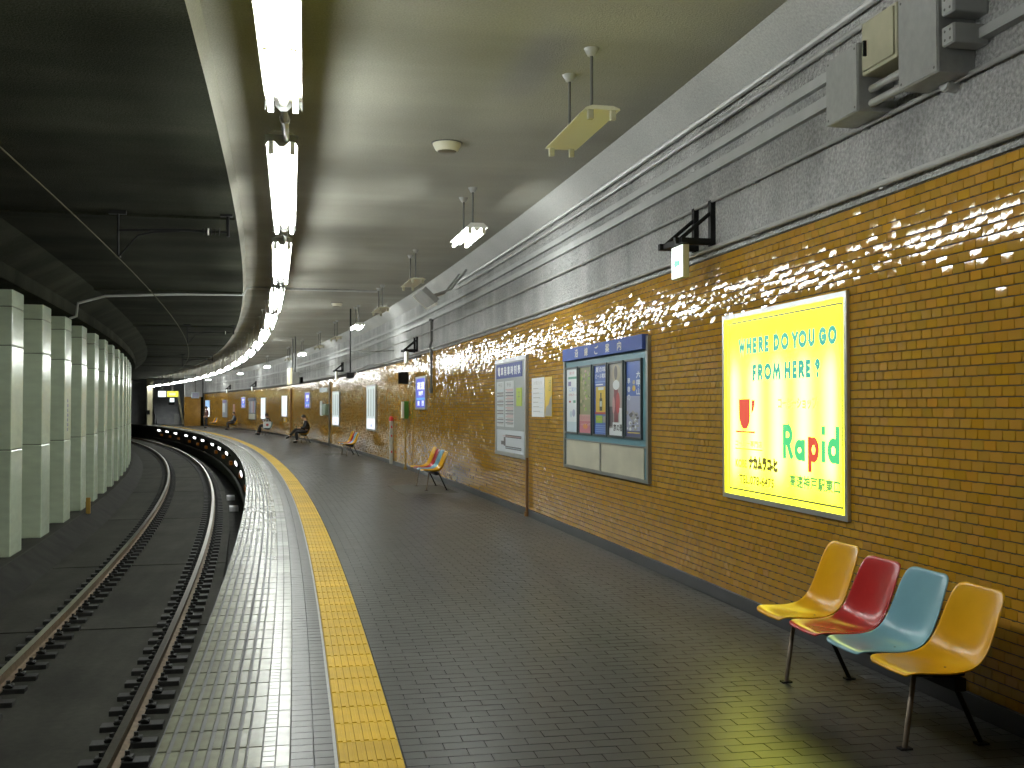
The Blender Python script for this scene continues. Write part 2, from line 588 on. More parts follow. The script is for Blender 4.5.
ss, zz = [], []
for r_ in range(NR):
    z = 0.10 + (r_ + 0.5) * RH
    a = np.arange(-3.0 + (TW / 2 if r_ % 2 else 0), S1, TW)
    if z > 2.72:
        a = a[np.array([z < tile_top(q) for q in a])]
    ss.append(a); zz.append(np.full(len(a), z))
ss, zz = np.concatenate(ss), np.concatenate(zz)
near = np.where((ss >= 5.2) & (ss < 5.8))[0]
rest = np.setdiff1d(np.arange(len(ss)), near)
TILT = 0.017
V, F = wall_tiles(ss[rest], zz[rest], np.full(len(rest), TW), TILT)
wt = link('wall_tile_field', npmesh('wall_tile_field', V, F, M['tile'], tint=np.repeat(ochre(len(rest)), 16, 0), smooth=True), wall)
tag(wt, kind='stuff')
variants = []
for i in range(24):
    a, b = rng.normal(0, TILT, 2)
    hw, hh = TW - 0.0014, RH - 0.0055
    cr = ((-1, -1), (1, -1), (1, 1), (-1, 1))

    def lring(inset, dep):
        return [(-dep + a * y * (hw / 2 - inset) + b * z * (hh / 2 - inset), y * (hw / 2 - inset), z * (hh / 2 - inset)) for y, z in cr]
    vs = [(0, y * hw / 2, z * hh / 2) for y, z in cr] + lring(0.0015, TH - DROP) + lring(0.013, TH) + lring(0.0015, TH - DROP)
    variants.append(npmesh('wall_tile', vs, TQ, M['tile'], tint=np.repeat(ochre(1), 16, 0), smooth=True))
for i in near[:300]:
    link('wall_tile', random.choice(variants), wall, frame(ss[i], WALL, zz[i]))

bb = sweep('baseboard_right', [(WALL, 0.105), (WALL - 0.022, 0.10), (WALL - 0.03, 0.0), (WALL - 0.03, -0.014)], S0, S1, M['black_base'])
tag(bb, kind='structure')

# grey concrete wall above the tiles, haunch and ceilings
up = sweep('wall_upper', [(WALL + 0.03, 2.70), (WALL + 0.02, 2.878), (WALL - 0.014, 2.884), (WALL - 0.014, 2.91), (WALL, 2.91), (WALL, HAUNCH_Z), (HAUNCH_V, CEIL)], S0, S1 + 8, [M['concrete'], M['haunch']], mi=[0, 0, 0, 0, 0, 1])
tag(up, kind='structure')
ce = sweep('ceiling', [(HAUNCH_V, CEIL), (-0.70, CEIL), (-0.76, 4.20)], S0, S1 + 20, M['ceiling'])
tag(ce, kind='structure')
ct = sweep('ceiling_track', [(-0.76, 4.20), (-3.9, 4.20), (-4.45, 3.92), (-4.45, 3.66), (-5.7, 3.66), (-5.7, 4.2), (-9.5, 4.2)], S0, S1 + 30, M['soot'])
tag(ct, kind='structure')
# cross beams / construction joints of the track ceiling, a shallow rib every few metres
for i, s in enumerate((15.6, 25.3, 36, 47, 58, 70)):
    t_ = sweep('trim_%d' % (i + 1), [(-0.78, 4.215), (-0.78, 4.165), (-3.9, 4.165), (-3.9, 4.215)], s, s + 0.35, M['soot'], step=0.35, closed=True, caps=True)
    tag(t_, kind='structure')

# ------------------------------------------------------------------ STRUCTURE: track bed
bed = sweep('track_bed', [(-0.45, -1.52), (-4.05, -1.52), (-4.05, -1.31), (-4.50, -1.0), (-6.4, -1.0), (-6.4, -1.5), (-9.5, -1.5)], S0, 125, M['dark_bed'])
tag(bed, kind='structure')
joints = [-7, 2.5, 9.4, 15.44, 21.3, 29.9, 39.3, 47, 55, 63, 72, 81, 90, 105, 124]
for a, b in zip(joints[:-1], joints[1:]):
    sweep('track_slab', [(-4.09, -1.5), (-4.09, -1.3), (-1.04, -1.3), (-1.04, -1.5)], a + 0.035, b - 0.035, M['slab'], parent=bed, closed=True, caps=True)
sweep('kerb_fillet', [(-4.09, -1.31), (-4.52, -0.99), (-4.9, -0.99)], S0, 124, M['slab'], parent=bed)

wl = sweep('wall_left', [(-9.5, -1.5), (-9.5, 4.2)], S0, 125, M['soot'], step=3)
tag(wl, kind='structure')
be = MB()
be.poly([P(S0, -9.5, -1.6), P(S0, WALL + .1, -1.6), P(S0, WALL + .1, 4.5), P(S0, -9.5, 4.5)])
tag(be.build('wall_back', M['haunch']), kind='structure')

# ------------------------------------------------------------------ rails with their fastenings
def rail_section(v):
    z = -1.116
    h = [(-0.034, 0), (0.034, 0), (0.034, -0.038), (0.010, -0.052), (0.010, -0.122), (0.064, -0.136), (0.064, -0.146), (-0.064, -0.146), (-0.064, -0.136), (-0.010, -0.122), (-0.010, -0.052), (-0.034, -0.038)]
    return [(v + a, z + b) for a, b in h]


def fastener_mesh():
    b = MB()
    b.box(-0.27, 0.27, -0.075, 0.075, -0.042, 0.012, ch=0.006)
    for sgn in (-1, 1):
        b.box(sgn * 0.075, sgn * 0.15, -0.04, 0.04, 0.012, 0.05, ch=0.006)
        b.tube([(sgn * 0.10, 0, 0.03), (sgn * 0.10, 0, 0.085)], 0.02, 8)
        b.tube([(sgn * 0.15, -0.05, 0.03), (sgn * 0.11, -0.06, 0.055), (sgn * 0.06, -0.04, 0.03)], 0.011, 6)
    return b.mesh('rail_fastener', M['iron'])


fm = fastener_mesh()
for v, lab in ((-1.466, 'steel running rail nearer the platform edge on black fastenings'), (-2.966, 'steel running rail nearer the pale green columns on black fastenings')):
    r = sweep('rail', rail_section(v), S0, 124, [M['rail_steel'], M['rail_rust']], closed=True, caps=True, mi=[0] + [1] * 11)
    tag(r, lab, 'rail')
    s = 9.72 - 0.52 * 12
    n = 0
    while s < 88:
        link('rail_fastener', fm, r, frame(s, v, -1.262))
        s += 0.52
        n += 1

# white plates standing in for reflected light between rail and platform, far round the bend
for s, lab in ((34.0, 'small white plate standing in for reflected light on the track bed below the platform edge, nearer of two'), (38.0, 'small white plate standing in for reflected light on the track bed below the platform edge, farther of two')):
    o = thing('reflection_plate', lab, 'plate', s, -0.86, -1.52, 'plates standing in for reflected light beside the track')
    MB().box(-0.13, 0.13, -0.28, 0.28, 0.0, 0.14, ch=0.01).build('plate_body', M['paper'], o)

# ------------------------------------------------------------------ columns between the tracks
ordn = ['first', 'second', 'third', 'fourth', 'fifth', 'sixth', 'seventh', 'eighth', 'ninth', 'tenth', 'eleventh', 'twelfth', 'thirteenth', 'fourteenth', 'fifteenth', 'sixteenth', 'seventeenth', 'eighteenth', 'nineteenth', 'twentieth', 'twenty-first']
cw_, cl_ = 0.80, 0.95
col0 = thing('platform_column', 'nearest pale green square column at the left edge of the view', 'column', 21.1, -4.63 - cw_ / 2, -1.0)
heights = [0.0, 1.86, 3.68, 4.36, 4.66]
for a, b in zip(heights[:-1], heights[1:]):
    MB().box(-cw_ / 2, cw_ / 2, -cl_ / 2, cl_ / 2, a + 0.006, b - 0.006, ch=0.018).build('cladding_panel', M['column'], col0)
MB().box(-cw_ / 2 + 0.012, cw_ / 2 - 0.012, -cl_ / 2 + 0.012, cl_ / 2 - 0.012, 0, 4.66).build('column_core', M['column_dark'], col0)
base_lab = {k: '%s pale green square column from the camera beside the track' % ordn[k] for k in range(1, 20)}
for k in range(1, 16):
    c = copy_tree(col0)
    c.matrix_world = frame(21.1 + 2.87 * k, -4.63 - cw_ / 2, -1.0)
    c['label'] = base_lab[k]
    c['group'] = 'columns between the tracks'
    if k == 2:
        mk = MB()
        for q in range(7):
            mk.box(cw_ / 2 + 0.001, cw_ / 2 + 0.003, -0.12, 0.02 + 0.05 * (q % 2), 2.72 - q * 0.11, 2.79 - q * 0.11)
        mk.build('number_plate', flat('dark_blue_lettering', (0.05, 0.07, 0.14)), c)
col0['group'] = 'columns between the tracks'
for i, s in enumerate((19.8, 29.6 + 1.0)):
    pass
mp = thing('marker_post', 'short yellow marker post on the kerb by the fourth green column', 'post', 29.0, -4.43, -1.0)
MB().box(-0.05, 0.05, -0.05, 0.05, -0.04, 0.36, ch=0.01).build('post_body', M['ochre_pipe'], mp)

# ------------------------------------------------------------------ contact wire and its brackets
cwire = sweep('contact_wire', circle_sec(-2.26, 3.58, 0.007, 6), S0 + 0.1, 109.8, flat('bronze_wire', (0.05, 0.045, 0.014), 0.9), closed=True, caps=True)
tag(cwire, 'thin overhead contact wire above the track, lit yellowish', 'wire')
for i, s in enumerate((15.4, 35.4, 55.4)):
    lab = ['black ceiling bracket with insulators and arm over the track, nearest', 'black ceiling bracket with arm over the track, middle one', 'black ceiling bracket with arm over the track, farthest'][i]
    o = thing('wire_bracket', lab, 'bracket', s, -0.86, 4.20)
    MB().box(-0.10, 0.06, -0.05, 0.05, -0.03, 0.0).tube([(0, 0, -0.02), (0, 0, -0.30)], 0.022, 8).build('drop_post', M['black'], o)
    a = MB()
    a.tube([(0.01, 0, -0.24), (-0.10, 0, -0.24)], 0.014, 8)
    a.tube([(-0.34, 0, -0.235), (-0.70, 0, -0.23), (-1.40, 0, -0.26)], 0.018, 8)
    a.tube([(-0.62, 0, -0.245), (-0.95, 0, -0.27), (-1.15, 0, -0.32), (-1.40, 0, -0.62)], 0.012, 8)
    a.build('arm', M['black'], o)
    ins = MB()
    for kx in range(5):
        x = -0.11 - kx * 0.05
        ins.tube([(x, 0, -0.24), (x - 0.012, 0, -0.24)], 0.045, 12)
        ins.tube([(x - 0.012, 0, -0.24), (x - 0.05, 0, -0.24)], 0.02, 8)
    ins.build('insulator', M['black'], o)
    MB().tube([(-0.245, 0, -0.24), (-0.262, 0, -0.24)], 0.047, 12).build('insulator_disc', M['white_metal'], o)
    MB().box(-1.52, -1.30, -0.04, 0.04, -0.05, 0.0).tube([(-1.40, 0, -0.04), (-1.40, 0, -0.62)], 0.016, 8).box(-1.43, -1.37, -0.08, 0.08, -0.615, -0.60).build('wire_hanger', M['black'], o)
# conduit crossing the ceiling and dropping to the beam above the columns
o = MB()
o.tube([P(25.6, 2.3, 4.325), P(25.6, 1.5, 4.325), P(25.6, -0.66, 4.325), P(25.6, -0.74, 4.17), P(25.6, -2.2, 4.14), P(25.6, -3.71, 4.06), P(25.6, -4.27, 3.89), P(25.6, -4.30, 3.6), P(25.6, -4.44, 3.55)], 0.028, 8)
tag(o.build('ceiling_conduit', M['pipe']), 'grey conduit crossing the ceiling and dropping above the third green column', 'conduit')

# ------------------------------------------------------------------ ceiling tube lights over the platform edge
LV = -0.16
LIGHT0 = 3.65
PITCH = 4.87


def make_line_light():
    o = thing('tube_light', 'x', 'ceiling light', 0, LV, 3.5)
    b = MB()     # housing: shallow trough, wide on top, tubes along both sides of a low ridge
    sec = [(-0.117, 0.085), (0.117, 0.085), (0.113, 0.100), (0.05, 0.135), (-0.05, 0.135), (-0.113, 0.100)]
    b.prism(sec, lambda a, c, d: (a, d, c), 0.0, 3.92)
    b.prism([(-0.035, 0.085), (0.035, 0.085), (0.02, 0.045), (-0.02, 0.045)], lambda a, c, d: (a, d, c), 0.02, 3.90)
    b.build('housing', M['white_metal'], o)
    for kk in range(3):
        for sx in (-1, 1):
            y = 0.10 + kk * 1.245
            MB().tube([(sx * 0.078, y, 0), (sx * 0.078, y + 1.20, 0)], 0.0165, 8).build('tube', M['tube'], o)
            for yy_ in (y - 0.026, y + 1.202):
                MB().box(sx * 0.06, sx * 0.096, yy_, yy_ + 0.022, -0.022, 0.09).build('socket', M['white_metal'], o)
    for y in (0.0, 3.92):
        e = MB()
        e.prism([(-0.12, 0.105), (-0.12, 0.02), (-0.095, 0.055), (-0.06, 0.06), (-0.02, 0.02), (0.02, 0.02), (0.06, 0.06), (0.095, 0.055), (0.12, 0.02), (0.12, 0.105)], lambda a, c, d: (a, y + d, c), -0.004, 0.004)
        e.build('end_plate', M['grey_metal'], o)
    MB().tube([(0, 3.93, 0.075), (0, PITCH - 0.01, 0.075)], 0.024, 8).tube([(0, 4.3, 0.075), (0, 4.36, 0.075)], 0.036, 8).build('rail', M['pipe'], o)
    for y in (0.6, 3.3):
        h = MB()
        h.tube([(0, y, 0.13), (0, y, CEIL - 3.5)], 0.011, 8)
        h.lathe([(0.05, CEIL - 3.5), (0.045, CEIL - 3.53), (0.011, CEIL - 3.56)], (0, y, 0), 12)
        h.build('hanger_rod', M['pipe'], o)
    return o


proto = make_line_light()
names_l = ['nearest'] + ordn[1:]
for k in range(0, 21):
    c = proto if k == 0 else copy_tree(proto)
    c.matrix_world = frame(LIGHT0 + PITCH * k + 0.03, LV, 3.5)
    c['label'] = 'bright twin tube ceiling light, %s from the camera in the row above the platform edge' % (names_l[k])
    c['group'] = 'tube lights above the platform edge'

# ------------------------------------------------------------------ pendant twin lamps over the platform
def make_pendant(s, v, lit, label, rod_top=CEIL, tubes=True):
    z = 3.80
    o = thing('pendant_light', label, 'pendant light', s, v, z, 'pendant lights along the platform')
    b = MB()
    hh = 0.06 if lit else 0.03
    b.prism([(-0.135, 0.0), (0.135, 0.0), (0.13, 0.012), (0.08, hh), (-0.08, hh), (-0.13, 0.012)], lambda a, c, d: (a, d, c), -0.63, 0.63)
    if lit: b.prism([(-0.045, 0.002), (0.045, 0.002), (0.012, -0.034), (-0.012, -0.034)], lambda a, c, d: (a, d, c), -0.60, 0.60)
    b.build('reflector', M['white_metal'] if lit else M['cream_metal'], o)
    for sx in (-1, 1):
        for sy in (-1, 1):
            MB().box(sx * 0.065, sx * 0.108, sy * 0.575, sy * 0.618, -0.07, 0.004, ch=0.006).build('socket', M['cream_metal'] if lit else M['beige_box'], o)
        if lit:
            MB().tube([(sx * 0.088, -0.585, -0.045), (sx * 0.088, 0.585, -0.045)], 0.0165, 8).build('tube', M['tube'], o)
    for sy in (-1, 1):
        MB().tube([(0, sy * 0.33, 0.05), (0, sy * 0.33, CEIL - z - 0.02)], 0.012, 8).build('rod', M['dark_pipe'], o)
        MB().lathe([(0.001, CEIL - z - 0.058), (0.030, CEIL - z - 0.058), (0.058, CEIL - z - 0.004), (0.060, CEIL - z)], (0, sy * 0.33, 0), 18).build('canopy', M['grey_metal'], o)
    return o


pend = [(8.72, 2.16, False, 'unlit cream pendant lamp without tubes, nearest, hanging from the ceiling'),
        (13.98, 2.17, True, 'lit twin tube pendant lamp nearest the camera, glowing white'),
        (19.35, 2.19, False, 'unlit pendant lamp beside the tilted grey box under the ceiling'),
        (24.78, 2.27, False, 'unlit pendant lamp just behind the tilted grey ceiling box'),
        (29.6, 2.29, True, 'lit pendant lamp above the hanging black loudspeaker'),
        (34.75, 2.27, False, 'unlit pendant lamp behind the lamp over the loudspeaker'),
        (39.8, 2.28, False, 'unlit pendant lamp farther along, in front of the third lit pendant'),
        (44.8, 2.2, True, 'third lit pendant lamp, left of the hanging station sign'),
        (50.0, 2.2, False, 'unlit pendant lamp just beyond the third lit pendant'),
        (58.8, 2.2, True, 'fourth lit pendant lamp, above the second person seated'),
        (71.2, 2.2, True, 'fifth lit pendant lamp, far round the bend'),
        (87.2, 2.2, True, 'sixth and farthest lit pendant lamp near the stairs')]
for a in pend:
    make_pendant(*a)

# smoke detectors
for s, v, lab in ((11.5, 1.506, 'round cream ceiling rose left of the nearest unlit pendant'), (28.9, 1.67, 'round cream ceiling rose farther along the platform ceiling')):
    o = thing('ceiling_rose', lab, 'ceiling rose', s, v, CEIL)
    MB().lathe([(0.150, 0.0), (0.148, -0.018), (0.120, -0.075), (0.10, -0.088)], n=24).build('dish', M['cream_metal'], o)
    MB().lathe([(0.10, -0.088), (0.085, -0.10), (0.0005, -0.103)], n=24).build('lens', flat('brown_grille', (0.10, 0.085, 0.05)), o)
    MB().lathe([(0.165, 0.0), (0.165, -0.006), (0.14, -0.01)], n=24).build('ring', M['dark_pipe'], o)

# ------------------------------------------------------------------ conduits on the upper wall
def run(name, sec, s0, s1, m, lab, cat='conduit', clips=None, smooth=True):
    o = sweep(name, sec, s0, s1, m, closed=True, caps=True, step=1.5, smooth=False)
    tag(o, lab, cat)
    if clips:
        v, z, w, st = clips
        s = s0 + 0.7
        cm = MB().box(-0.008, 0.03, -0.02, 0.02, -w, w).mesh('clip', M['grey_metal'])
        while s < min(s1, 40):
            link('clip', cm, o, frame(s, v, z))
            s += st
    return o


run('conduit', circle_sec(WALL - 0.038, 2.948, 0.020), S0 + 0.1, 92, M['pipe'], 'grey conduit running just above the ochre tiles', clips=(WALL - 0.035, 2.948, 0.03, 1.8))
run('conduit', circle_sec(WALL - 0.03, 3.352, 0.014), S0 + 0.1, 92, M['pipe'], 'thin grey conduit across the middle of the concrete wall', clips=(WALL - 0.03, 3.352, 0.022, 1.6))
run('conduit', circle_sec(WALL - 0.035, 3.985, 0.020), 6.35, 21.6, M['pipe'], 'grey conduit second from the ceiling, ending behind the beige box', clips=(WALL - 0.035, 3.985, 0.03, 2.1))
run('conduit', circle_sec(WALL - 0.04, 4.095, 0.026), S0 + 0.1, 21.6, M['pipe'], 'thickest grey conduit, topmost under the ceiling haunch', clips=(WALL - 0.04, 4.095, 0.035, 2.3))
run('cable_duct', [(WALL - 0.005, 3.765), (WALL - 0.045, 3.765), (WALL - 0.045, 3.835), (WALL - 0.005, 3.835)], 6.70, 60, M['duct'], 'flat grey cable duct, upper of two on the concrete wall', 'duct')
run('cable_duct', [(WALL - 0.005, 3.595), (WALL - 0.045, 3.595), (WALL - 0.045, 3.675), (WALL - 0.005, 3.675)], 6.70, 92, M['duct'], 'flat grey cable duct, lower of two on the concrete wall', 'duct')
run('cable_duct', [(WALL - 0.005, 3.495), (WALL - 0.06, 3.495), (WALL - 0.06, 3.55), (WALL - 0.005, 3.55)], S0 + 0.1, 5.44, M['duct'], 'flat grey cable duct at the right edge entering the largest junction box', 'duct')

# junction boxes top right
def jbox(name, lab, s0, s1, z0, z1, v0, m, door=False):
    sc = (s0 + s1) / 2
    o = thing(name, lab, 'junction box', sc, WALL, z0, 'boxes on the upper wall')
    h = (s1 - s0) / 2
    MB().box(v0 - WALL, -0.002, -h, h, 0, z1 - z0, ch=0.008).build('box_body', m, o)
    if door:
        MB().box(v0 - WALL - 0.012, v0 - WALL, -h + 0.02, h - 0.02, 0.02, z1 - z0 - 0.02, ch=0.004).build('door', m, o)
        MB().box(v0 - WALL - 0.03, v0 - WALL - 0.012, h - 0.075, h - 0.06, 0.10, 0.19).build('latch', M['black'], o)
    else:
        sw = MB()
        for y in (-h + 0.03, h - 0.03):
            for zq in (0.03, z1 - z0 - 0.03):
                sw.tube([(v0 - WALL - 0.006, y, zq), (v0 - WALL + 0.002, y, zq)], 0.008, 8)
        sw.build('screw', M['dark_pipe'], o)
        MB().box(v0 - WALL - 0.005, v0 - WALL, -h + 0.006, h - 0.006, 0.006, z1 - z0 - 0.006).build('cover', m, o)
    return o


jbox('junction_box', 'grey steel junction box left of the beige cabinet, joined by two flat ducts', 6.31, 6.69, 3.355, 3.765, 3.20, M['grey_metal'])
jbox('wall_cabinet', 'beige steel cabinet with a black latch between two grey boxes', 5.925, 6.30, 3.555, 3.868, 3.22, M['beige_box'], True)
jbox('junction_box', 'largest grey steel junction box right of the beige cabinet', 5.54, 5.91, 3.35, 3.86, 3.22, M['grey_metal'])
jbox('junction_box', 'small grey box on the side of the largest junction box, lower', 5.43, 5.535, 3.47, 3.575, 3.24, M['duct'])
jbox('junction_box', 'small grey box on the side of the largest junction box, upper', 5.43, 5.535, 3.63, 3.74, 3.24, M['duct'])
for z, lab in ((3.49, 'short grey pipe joining two junction boxes, upper'), (3.405, 'short grey pipe joining two junction boxes, lower')):
    sp = sweep('pipe_stub', circle_sec(3.29, z, 0.024, 10), 5.9, 6.32, M['pipe'], closed=True, caps=True, step=0.4)
    tag(sp, lab, 'pipe')
o = thing('round_box', 'round grey conduit box on the thin conduit below the largest box', 'junction box', 5.72, WALL, 3.352)
b = MB()
b.tube([(-0.002, 0, 0), (-0.065, 0, 0)], 0.048, 18)
b.build('box_body', M['pipe'], o)
MB().tube([(-0.065, 0, 0), (-0.072, 0, 0)], 0.042, 18).build('cover', M['duct'], o)

# vertical zigzag conduit and wall-side pipes
v0 = WALL - 0.04
o = MB().tube([P(24.53, v0, 3.60), P(24.53, v0, 3.10), P(24.60, v0 - 0.02, 3.0), P(24.50, v0, 2.88), P(24.53, v0, 2.8), P(24.55, v0, 2.02)], 0.028, 8).tube([P(24.53, v0, 3.62), P(24.53, v0, 3.56)], 0.06, 10).tube([P(24.55, v0, 2.05), P(24.55, v0, 1.93)], 0.055, 10)
tag(o.build('cable_drop', M['dark_pipe']), 'dark grey cable conduit dropping with a kink above the blue lit sign', 'conduit')
o = MB().tube([P(15.86, v0, 0.86), P(15.86, v0, 0.0)], 0.022, 8).tube([P(15.86, v0, 0.07), P(15.86, v0, 0.0)], 0.04, 10)
tag(o.build('floor_pipe', M['brown_pipe']), 'brown pipe from the timetable board down to the floor', 'pipe')
o = MB().tube([P(45.4, v0, 2.66), P(45.4, v0, 0.0)], 0.04, 8)
tag(o.build('floor_pipe', M['dark_pipe']), 'dark vertical pipe on the tiles beyond the two white lit panels', 'pipe')
o = MB().tube([P(58.4, v0, 2.6), P(58.4, v0, 0.0)], 0.06, 8)
tag(o.build('floor_pipe', M['brown_pipe']), 'brown vertical pipe on the tiles by the man in black', 'pipe')

def MB_flat(name, vs, fs, m, parent):
    me = bpy.data.meshes.new(name)
    me.from_pydata(vs, [], fs)
    me.materials.append(m)
    me.update()
    return link(name, me, parent)


# ------------------------------------------------------------------ wall panels (a: right as seen, b: up, d: out of the wall)
class Panel:
    def __init__(self, name, label, cat, s, z, group=None):
        self.o = thing(name, label, cat, s, WALL - TH - 0.003, z, group)

    def box(self, name, a0, a1, b0, b1, d0, d1, m, parent=None, ch=0.0):
        return MB().box(-d1, -d0, -a1, -a0, b0, b1, ch=ch).build(name, m, parent or self.o)

    def frame(self, name, a0, a1, b0, b1, w, d0, d1, m):
        b = MB()
        b.box(-d1, -d0, -a1, -a0, b1 - w, b1).box(-d1, -d0, -a1, -a0, b0, b0 + w)
        b.box(-d1, -d0, -a0 - w, -a0, b0 + w, b1 - w).box(-d1, -d0, -a1, -a1 + w, b0 + w, b1 - w)
        return b.build(name, m, self.o)

    def shape(self, name, outline, d, m, th=0.001, parent=None):
        return MB().prism(outline, lambda a, b, q: (-q, -a, b), d, d + th).build(name, m, parent or self.o)

    def strokes(self, name, ch, a0, a1, b0, b1, w, d, m):
        """a letter drawn as broad strokes inside the box"""
        def arc(cx, cy, rx, ry, t0, t1, n=12):
            return [(cx + rx * math.cos(math.radians(t0 + (t1 - t0) * k / n)), cy + ry * math.sin(math.radians(t0 + (t1 - t0) * k / n))) for k in range(n + 1)]
        G = {'W': [[(0, 1), (.25, 0), (.5, .9), (.75, 0), (1, 1)]], 'H': [[(0, 0), (0, 1)], [(1, 0), (1, 1)], [(0, .5), (1, .5)]],
             'E': [[(1, 1), (0, 1), (0, 0), (1, 0)], [(0, .5), (.9, .5)]], 'F': [[(1, 1), (0, 1), (0, 0)], [(0, .5), (.85, .5)]],
             'R': [[(0, 0), (0, 1), (.55, 1)] + arc(.55, .75, .42, .25, 90, -90) + [(0, .5)], [(.45, .5), (1, 0)]],
             'D': [[(.35, 0), (0, 0), (0, 1), (.35, 1)] + arc(.35, .5, .65, .5, 90, -90)], 'O': [arc(.5, .5, .5, .5, 90, 450, 24)],
             'Y': [[(0, 1), (.5, .45), (1, 1)], [(.5, .5), (.5, 0)]], 'U': [[(0, 1), (0, .38)] + arc(.5, .38, .5, .38, 180, 360) + [(1, 1)]],
             'G': [arc(.5, .5, .5, .5, 45, 330, 20) + [(1, .45), (.55, .45)]], 'M': [[(0, 0), (.1, 1), (.5, .2), (.9, 1), (1, 0)]],
             '?': [arc(.5, .78, .45, .22, 170, -50, 14) + [(.5, .52)], [(.5, .02), (.5, 0)]],
             'a': [arc(.48, .5, .48, .5, 90, 450, 24), [(1, 0), (1, 1)]], 'd': [arc(.48, .3, .48, .3, 90, 450, 24), [(1, 0), (1, 1)]],
             'p': [arc(.52, .68, .48, .32, 90, 450, 24), [(0, 0), (0, 1)]], 'i': [[(.5, 0), (.5, .48)], [(.5, .97), (.5, 1)]]}
        h = w / 2
        if ch != 'i':
            a0, a1 = a0 + h, a1 - h
        b0, b1 = b0 + h, b1 - h
        vs, fs = [], []
        for li, line in enumerate(G[ch]):
            pts = [Vector((a0 + x * (a1 - a0), b0 + y * (b1 - b0))) for x, y in line]
            closed = (pts[0] - pts[-1]).length < 1e-4
            if closed: pts = pts[:-1]
            n = len(pts)
            if not closed:
                e0, e1 = (pts[0] - pts[1]).normalized() * h, (pts[-1] - pts[-2]).normalized() * h
                pts[0] = pts[0] + e0
                pts[-1] = pts[-1] + e1
            st = len(vs)
            for i in range(n):
                pa = pts[(i - 1) % n] if closed or i else None
                pb = pts[(i + 1) % n] if closed or i < n - 1 else None
                d1 = (pts[i] - pa).normalized() if pa is not None else (pb - pts[i]).normalized()
                d2 = (pb - pts[i]).normalized() if pb is not None else d1
                n1, n2 = Vector((-d1.y, d1.x)), Vector((-d2.y, d2.x))
                mt = (n1 + n2)
                mt = mt.normalized() if mt.length > 1e-6 else n1
                k = h / max(0.35, mt.dot(n1))
                for sg in (1, -1):
                    q = pts[i] + mt * k * sg
                    vs.append((-d - 0.00003 * li, -q.x, q.y))
            for i in range(n if closed else n - 1):
                a, b = st + 2 * i, st + 2 * ((i + 1) % n)
                fs.append((a, a + 1, b + 1, b))
        return MB_flat(name, vs, fs, m, self.o)

    def text(self, name, body, a0, a1, b0, b1, d, m, bold=0.0, parent=None):
        cu = bpy.data.curves.new(name, 'FONT')
        cu.body = body
        r_ = bold * 0.32 * (b1 - b0)
        a0, a1, b0, b1 = a0 + r_, a1 - r_, b0 + r_, b1 - r_
        cu.resolution_u = 3
        t = bpy.data.objects.new(name, cu)
        COL.objects.link(t)
        dg = bpy.context.evaluated_depsgraph_get()
        me = bpy.data.meshes.new_from_object(t.evaluated_get(dg))
        bpy.data.objects.remove(t)
        bpy.data.curves.remove(cu)
        if len(me.vertices) == 0:
            return None
        co = np.zeros(len(me.vertices) * 3, np.float32)
        me.vertices.foreach_get('co', co)
        co = co.reshape(-1, 3)
        lo, hi = co.min(0), co.max(0)
        sc = np.maximum(hi - lo, 1e-5)
        A = a0 + (co[:, 0] - lo[0]) / sc[0] * (a1 - a0)
        B = b0 + (co[:, 1] - lo[1]) / sc[1] * (b1 - b0)
        base = [tuple(p.vertices) for p in me.polygons]
        bpy.data.meshes.remove(me)
        vs, fs = [], []
        for q in range(9 if bold else 1):
            da, db = (0, 0) if q == 8 or not bold else (r_ * math.cos(q * math.pi / 4), r_ * math.sin(q * math.pi / 4))
            n0 = len(vs)
            vs += [(-d - 0.00002 * q, -(x + da), y + db) for x, y in zip(A.tolist(), B.tolist())]
            fs += [tuple(n0 + w for w in f) for f in base]
        return MB_flat(name, vs, fs, m, parent or self.o)


